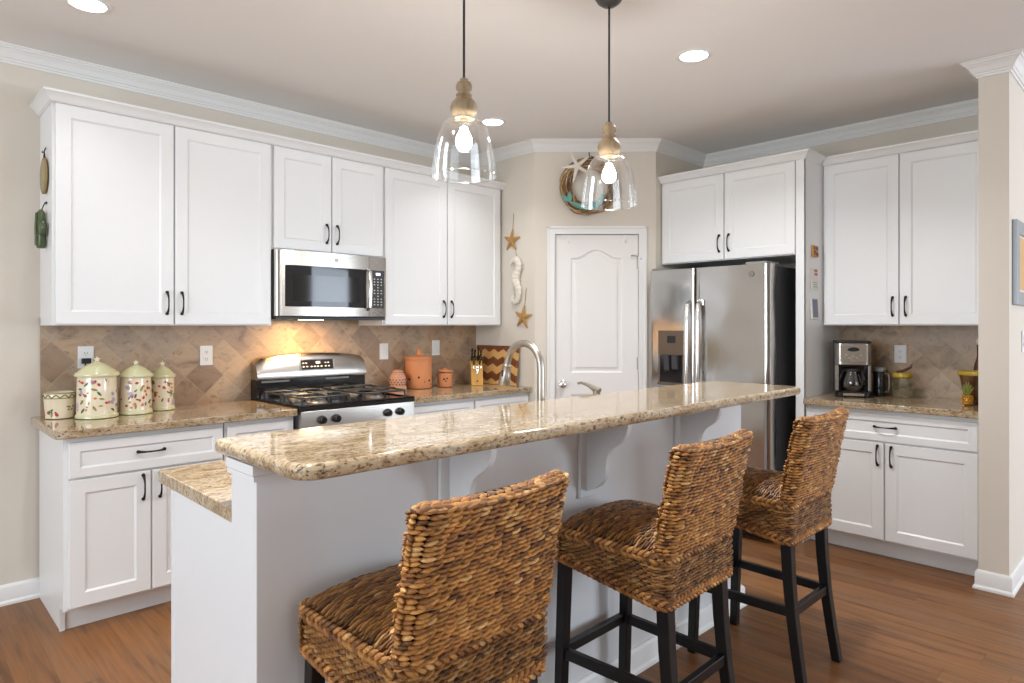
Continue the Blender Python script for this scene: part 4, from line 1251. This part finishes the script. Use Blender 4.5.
# ------------------------------------------------------------------ pendants
def pendant(x, y, zg, label):
    t = thing('pendant_lamp', (x, y, zg), label, 'pendant lamp', 'pendant lamps over the island')     # zg: bottom of the glass
    top = CH - zg
    MB().lathe([(.012, top - .056), (.030, top - .052), (.048, top - .038), (.060, top - .018), (.063, top - .004), (.063, top - .0005)], 28).build('canopy', 'fixture_grey', t, smooth=50)
    MB().tube([(0, 0, .338), (0, 0, top - .052)], .0042, 8).build('cord', 'cord_black', t)
    prof = [(.010, .338), (.014, .340), (.0145, .333), (.024, .327), (.029, .316), (.028, .303), (.021, .297), (.021, .290), (.027, .287), (.028, .281),
            (.024, .277), (.032, .268), (.043, .255), (.048, .240), (.046, .222), (.037, .208), (.034, .204), (.036, .200), (.032, .1985)]
    MB().lathe(prof[::-1], 30).build('wood_holder', 'turned_wood', t, smooth=50)
    gp = [(.050, .1980), (.062, .195), (.074, .182), (.086, .160), (.097, .125), (.105, .085), (.1115, .040), (.1145, .0)]
    g_ = MB().lathe([(.020, .1985)] + gp, 40, cap=False)
    g_.lathe([(.1145, 0), (.1155, -.003), (.1135, -.003), (.1125, 0)], 40, cap=False)
    g_.tube([(.1145 * math.cos(2 * PI * k / 40), .1145 * math.sin(2 * PI * k / 40), 0) for k in range(41)], .0016, 6)
    g_.tube([(.050 * math.cos(2 * PI * k / 30), .050 * math.sin(2 * PI * k / 30), .1945) for k in range(31)], .003, 6)
    g_.build('glass_shade', 'clear_glass', t, smooth=60)
    MB().lathe([(.015, .1955), (.017, .190), (.017, .172), (.013, .168)], 20).build('socket', 'chrome', t)
    MB().lathe([(.004, .092), (.016, .095), (.026, .106), (.029, .120), (.026, .136), (.018, .152), (.014, .162), (.0125, .1675)], 24).build('bulb', 'bulb_glow', t, smooth=60)
    return t
pendant(1.483, 1.767, 1.897, 'clear glass bell pendant with turned wood top, nearer the left end of the bar')
pendant(2.170, 1.657, 1.868, 'clear glass bell pendant with turned wood top, in front of the twig wreath')

# recessed ceiling lights
def downlight(x, y, label, power=14, spread=105):
    t = thing('recessed_light', (x, y, CH), label, 'ceiling light', 'recessed ceiling lights')
    MB().lathe([(.066, -.0015), (.070, -.006), (.088, -.004), (.092, -.0005)], 32, cap=False).build('trim_ring', 'white_trim', t, smooth=50)
    MB().lathe([(.067, -.004), (.03, -.006), (.002, -.0065)][::-1], 32, cap=False).build('lens', 'downlight_glow', t, smooth=50)
    d = bpy.data.lights.new('downlight', 'AREA'); d.shape = 'DISK'; d.size = .13; d.energy = power; d.spread = R(spread); d.color = (.97, .985, 1.0)
    o = bpy.data.objects.new('downlight', d); COL.objects.link(o); o.parent = t; o.location = (0, 0, -.009)
downlight(.65, 3.26, 'recessed ceiling light at the top left, above the left wall cabinets', 2)
downlight(2.98, 3.25, 'recessed ceiling light behind the left pendant, near the pantry corner', 3.5)
downlight(2.98, 1.74, 'recessed ceiling light right of the wreath pendant', 21, 140)
downlight(.65, 1.74, 'recessed ceiling light over the left end of the island', 18)
d = bpy.data.lights.new('hood_lamp', 'AREA'); d.shape = 'RECTANGLE'; d.size = .14; d.size_y = .06; d.energy = 5; d.color = (1, .62, .25)
o = bpy.data.objects.new('hood_lamp', d); COL.objects.link(o); o.location = (UX[1] + .29, YL - .23, 1.402)

# ------------------------------------------------------------------ bar stools woven in seagrass
def seg(m, c, t, n, L, w, h, col):
    b_ = n.cross(t)
    vs = []
    for (s_, r) in ((-1, .18), (-.55, .85), (0, 1), (.55, .85), (1, .18)):
        o_ = c + t * (L / 2 * s_) - n * (h * .25 * s_ * s_)
        for k in range(6):
            a = PI * k / 3
            vs.append(o_ + b_ * (w * r * math.cos(a)) + n * (h * r * math.sin(a)))
    fs = []
    for i in range(4):
        for k in range(6):
            k2 = (k + 1) % 6
            fs.append((i * 6 + k, i * 6 + k2, (i + 1) * 6 + k2, (i + 1) * 6 + k))
    fs.append((5, 4, 3, 2, 1, 0)); fs.append((24, 25, 26, 27, 28, 29))
    m.col = col; m.add(vs, fs); m.col = None

def strand_col(rng, bright=1.0):
    x = rng.random()
    if x < .10: c = (.12, .052, .020)
    elif x < .38: c = (.22, .094, .028)
    elif x < .74: c = (.33, .150, .042)
    elif x < .95: c = (.43, .210, .060)
    else: c = (.52, .31, .12)
    f = bright * rng.uniform(.8, 1.2)
    return tuple(min(1, v * f) for v in c)

SWH, SD0, SD1 = .211, -.205, .212      # half width, rear y, front y
ZT = .706                               # top edge of apron
def zbot(y): return .556 + .054 * (y - SD0) / (SD1 - SD0)
def loop_pts(hw_, y0, y1, r, n=5):
    return rrect(-hw_, y0, hw_, y1, (r, r, r, r), n)
def along(poly, step):
    """points with tangents every step along a closed polygon"""
    P = [Vector((p[0], p[1])) for p in poly]; P.append(P[0])
    out = []; acc = 0; nxt = 0
    for i in range(len(P) - 1):
        d = P[i + 1] - P[i]; l = d.length
        if l < 1e-9: continue
        while nxt <= acc + l:
            out.append((P[i] + d * ((nxt - acc) / l), d / l)); nxt += step
        acc += l
    return out
def make_seat(rng):
    m = MB()
    loop = loop_pts(SWH, SD0, SD1, .03)
    # solid core
    m.col = (.03, .013, .006)
    core = loop_pts(SWH - .006, SD0 + .006, SD1 - .006, .028)
    n = len(core)
    vs = [(p[0], p[1], zbot(p[1]) + .006) for p in core] + [(p[0], p[1], ZT) for p in core]
    m.add(vs, [tuple(range(n - 1, -1, -1)), tuple(range(n, 2 * n))] + [(i, (i + 1) % n, n + (i + 1) % n, n + i) for i in range(n)])
    m.col = None
    # apron rows
    rows = 12
    for k in range(rows):
        for (p, t2) in along(loop, .026):
            q = (k + .5) / rows
            if (k % 2): p = p + t2 * .013
            zb = zbot(p.y) + .012; z = zb + (ZT - .022 - zb) * q
            t3 = Vector((t2.x, t2.y, rng.uniform(.0, .22))).normalized()
            nn = Vector((t2.y, -t2.x, 0)); nn = (nn - t3 * nn.dot(t3)).normalized()
            seg(m, Vector((p.x, p.y, z)) + nn * rng.uniform(-.002, .001), t3, nn, .040, .0054, .0070, strand_col(rng, .72))
    # braids: one under the seat edge, one at the lower hem
    for (zf, br) in ((lambda y: ZT - .010, 1.1), (lambda y: zbot(y) + .006, 1.2)):
        for sgn in (-1, 1):
            for (p, t2) in along(loop, .020):
                t3 = Vector((t2.x, t2.y, sgn * .62)).normalized()
                nn = Vector((t2.y, -t2.x, 0)); nn = (nn - t3 * nn.dot(t3)).normalized()
                seg(m, Vector((p.x, p.y, zf(p.y) + sgn * .0075)) + nn * .003, t3, nn, .036, .0075, .0085, strand_col(rng, br))
    # domed top woven across the width
    def top(x, y):
        u = x / SWH; v = (y - (SD0 + SD1) / 2) / ((SD1 - SD0) / 2)
        return ZT + .044 * (1 - abs(u) ** 3.2) * (1 - .75 * abs(v) ** 5) - .014 * ((max(abs(u), .85) - .85) / .15) ** 2
    ny = 40
    for j in range(ny):
        y = SD0 + .008 + (SD1 - SD0 - .016) * (j + .5) / ny
        x = -SWH + .004 + (.016 if j % 2 else 0)
        while x < SWH - .002:
            e = .004
            tx = Vector((2 * e, 0, top(x + e, y) - top(x - e, y))).normalized()
            ty = Vector((0, 2 * e, top(x, y + e) - top(x, y - e))).normalized()
            nn = tx.cross(ty).normalized()
            t3 = (tx + ty * rng.uniform(-.30, -.02)).normalized()
            t3 = (t3 - nn * t3.dot(nn)).normalized()
            seg(m, Vector((x, y, top(x, y))) + nn * rng.uniform(-.001, .002), t3, nn, .046, .0052, .0066, strand_col(rng, .76))
            x += .031
    # filler dome under the strands
    m.col = (.03, .013, .006); vs = []; fs = []; N = 14
    for i in range(N + 1):
        for j in range(N + 1):
            x = (-1 + 2 * i / N) * (SWH - .008); y = SD0 + .008 + (SD1 - SD0 - .016) * j / N
            vs.append((x, y, top(x, y) - .004))
    for i in range(N):
        for j in range(N): fs.append((i * (N + 1) + j, (i + 1) * (N + 1) + j, (i + 1) * (N + 1) + j + 1, i * (N + 1) + j + 1))
    m.add(vs, fs); m.col = None
    return m
BT = .044                       # backrest thickness
ZB0, ZB1 = .700, 1.028
def lean(z): return -.070 * max(0, (z - .66) / .38) ** 1.25
def make_back(rng):
    m = MB()
    hwb = .213
    loop = loop_pts(hwb, SD0 - .002, SD0 + BT, .024, 4)
    def ztop(x): return ZB1 - .012 * (1 - (x / hwb) ** 2)
    def pos(p, q):
        z = ZB0 + (ztop(p.x) - ZB0) * q
        return Vector((p.x, p.y + lean(z) - .010 * (1 - (p.x / hwb) ** 2), z))
    core = [Vector(p) for p in loop_pts(hwb - .006, SD0 + .004, SD0 + BT - .006, .02, 4)]
    m.col = (.03, .013, .006); n = len(core); vs = []; fs = []
    L = 8
    for i in range(L + 1):
        vs += [pos(p, i / L * .99) for p in core]
    for i in range(L):
        fs += [(i * n + k, i * n + (k + 1) % n, (i + 1) * n + (k + 1) % n, (i + 1) * n + k) for k in range(n)]
    fs += [tuple(range(n - 1, -1, -1)), tuple(L * n + k for k in range(n))]
    m.add(vs, fs); m.col = None
    rows = 31
    for k in range(rows):
        q = (k + .5) / rows
        ph = rng.uniform(0, .02)
        for (p, t2) in along(loop, .0255):
            p = p + t2 * ph
            t3 = Vector((t2.x, t2.y, rng.uniform(-.04, .24))).normalized()
            nn = Vector((t2.y, -t2.x, 0)); nn = (nn - t3 * nn.dot(t3)).normalized()
            seg(m, pos(p, q) + nn * rng.uniform(-.002, .0015), t3, nn, (rng.uniform(.036, .046) if abs(p.x) < hwb - .03 else .034), .0056, .0078, strand_col(rng, 1.25))
    # braided top edge
    for r_ in range(4):
        y = SD0 + .006 + (BT - .014) * r_ / 3
        x = -hwb + .012 + .006 * r_
        while x < hwb - .008:
            c = pos(Vector((x, y)), 1.0) + Vector((0, 0, -.002 + (.004 if r_ in (1, 2) else 0)))
            t3 = Vector((1, rng.uniform(.15, .45) * (1 if r_ % 2 else -1), 0)).normalized()
            seg(m, c, t3, Vector((0, 0, 1)), .038, .0085, .0085, strand_col(rng, 1.3))
            x += .024
    return m
def make_stool():
    t = thing('bar_stool', (0, 0, 0), 'x', 'bar stool', 'woven bar stools along the island')
    rng = random.Random(21)
    make_seat(rng).build('seat', 'seagrass', t, smooth=60)
    make_back(rng).build('backrest', 'seagrass', t, smooth=60)
    ST = .286
    for sx in (-1, 1):
        f = MB().bar((sx * .178, .192, .60), (sx * .184, .212, 0), .038, .038, w2=.033, h2=.033)
        f.build('leg', 'espresso_wood', t, smooth=0, bevel=.003)
        pr = [(.164, -.178, .572), (.165, -.186, .42), (.166, -.198, .286), (.169, -.218, .14), (.173, -.240, 0)]
        r_ = MB(); vs = []; fs = []
        for i, (x, y, z) in enumerate(pr):
            h_ = .0205 - .0035 * i / 4
            for (a, c) in ((-1, -1), (1, -1), (1, 1), (-1, 1)):
                vs.append((sx * x + a * h_, y + c * h_, z))
        for i in range(4):
            for k in range(4):
                k2 = (k + 1) % 4
                fs.append((i * 4 + k2, i * 4 + k, (i + 1) * 4 + k, (i + 1) * 4 + k2))
        fs += [(0, 1, 2, 3), (19, 18, 17, 16)]
        r_.add(vs, fs); r_.build('leg', 'espresso_wood', t, smooth=0, bevel=.003)
        MB().bar((sx * .180, .192, ST), (sx * .167, -.180, ST), .022, .034).build('stretcher', 'espresso_wood', t, smooth=0, bevel=.002)
    MB().bar((-.166, .210, ST - .0), (.166, .210, ST), .022, .034).build('stretcher', 'espresso_wood', t, smooth=0, bevel=.002)
    MB().bar((-.148, -.198, ST), (.148, -.198, ST), .022, .034).build('stretcher', 'espresso_wood', t, smooth=0, bevel=.002)
    return t
st = make_stool()
spots = [(.940, 1.268, 1.0, 'woven seagrass bar stool nearest the camera, at the left end of the bar'),
         (1.826, 1.248, 1.0, 'middle woven seagrass bar stool with dark legs, between the other two'),
         (2.652, 1.235, 0, 'farthest woven seagrass bar stool, at the right end of the bar before the refrigerator')]
for i, (x, y, a, lb) in enumerate(spots):
    s = st if i == 0 else copy_tree(st)
    s.location = (x, y, 0); s.rotation_euler = (0, 0, R(a)); s['label'] = lb
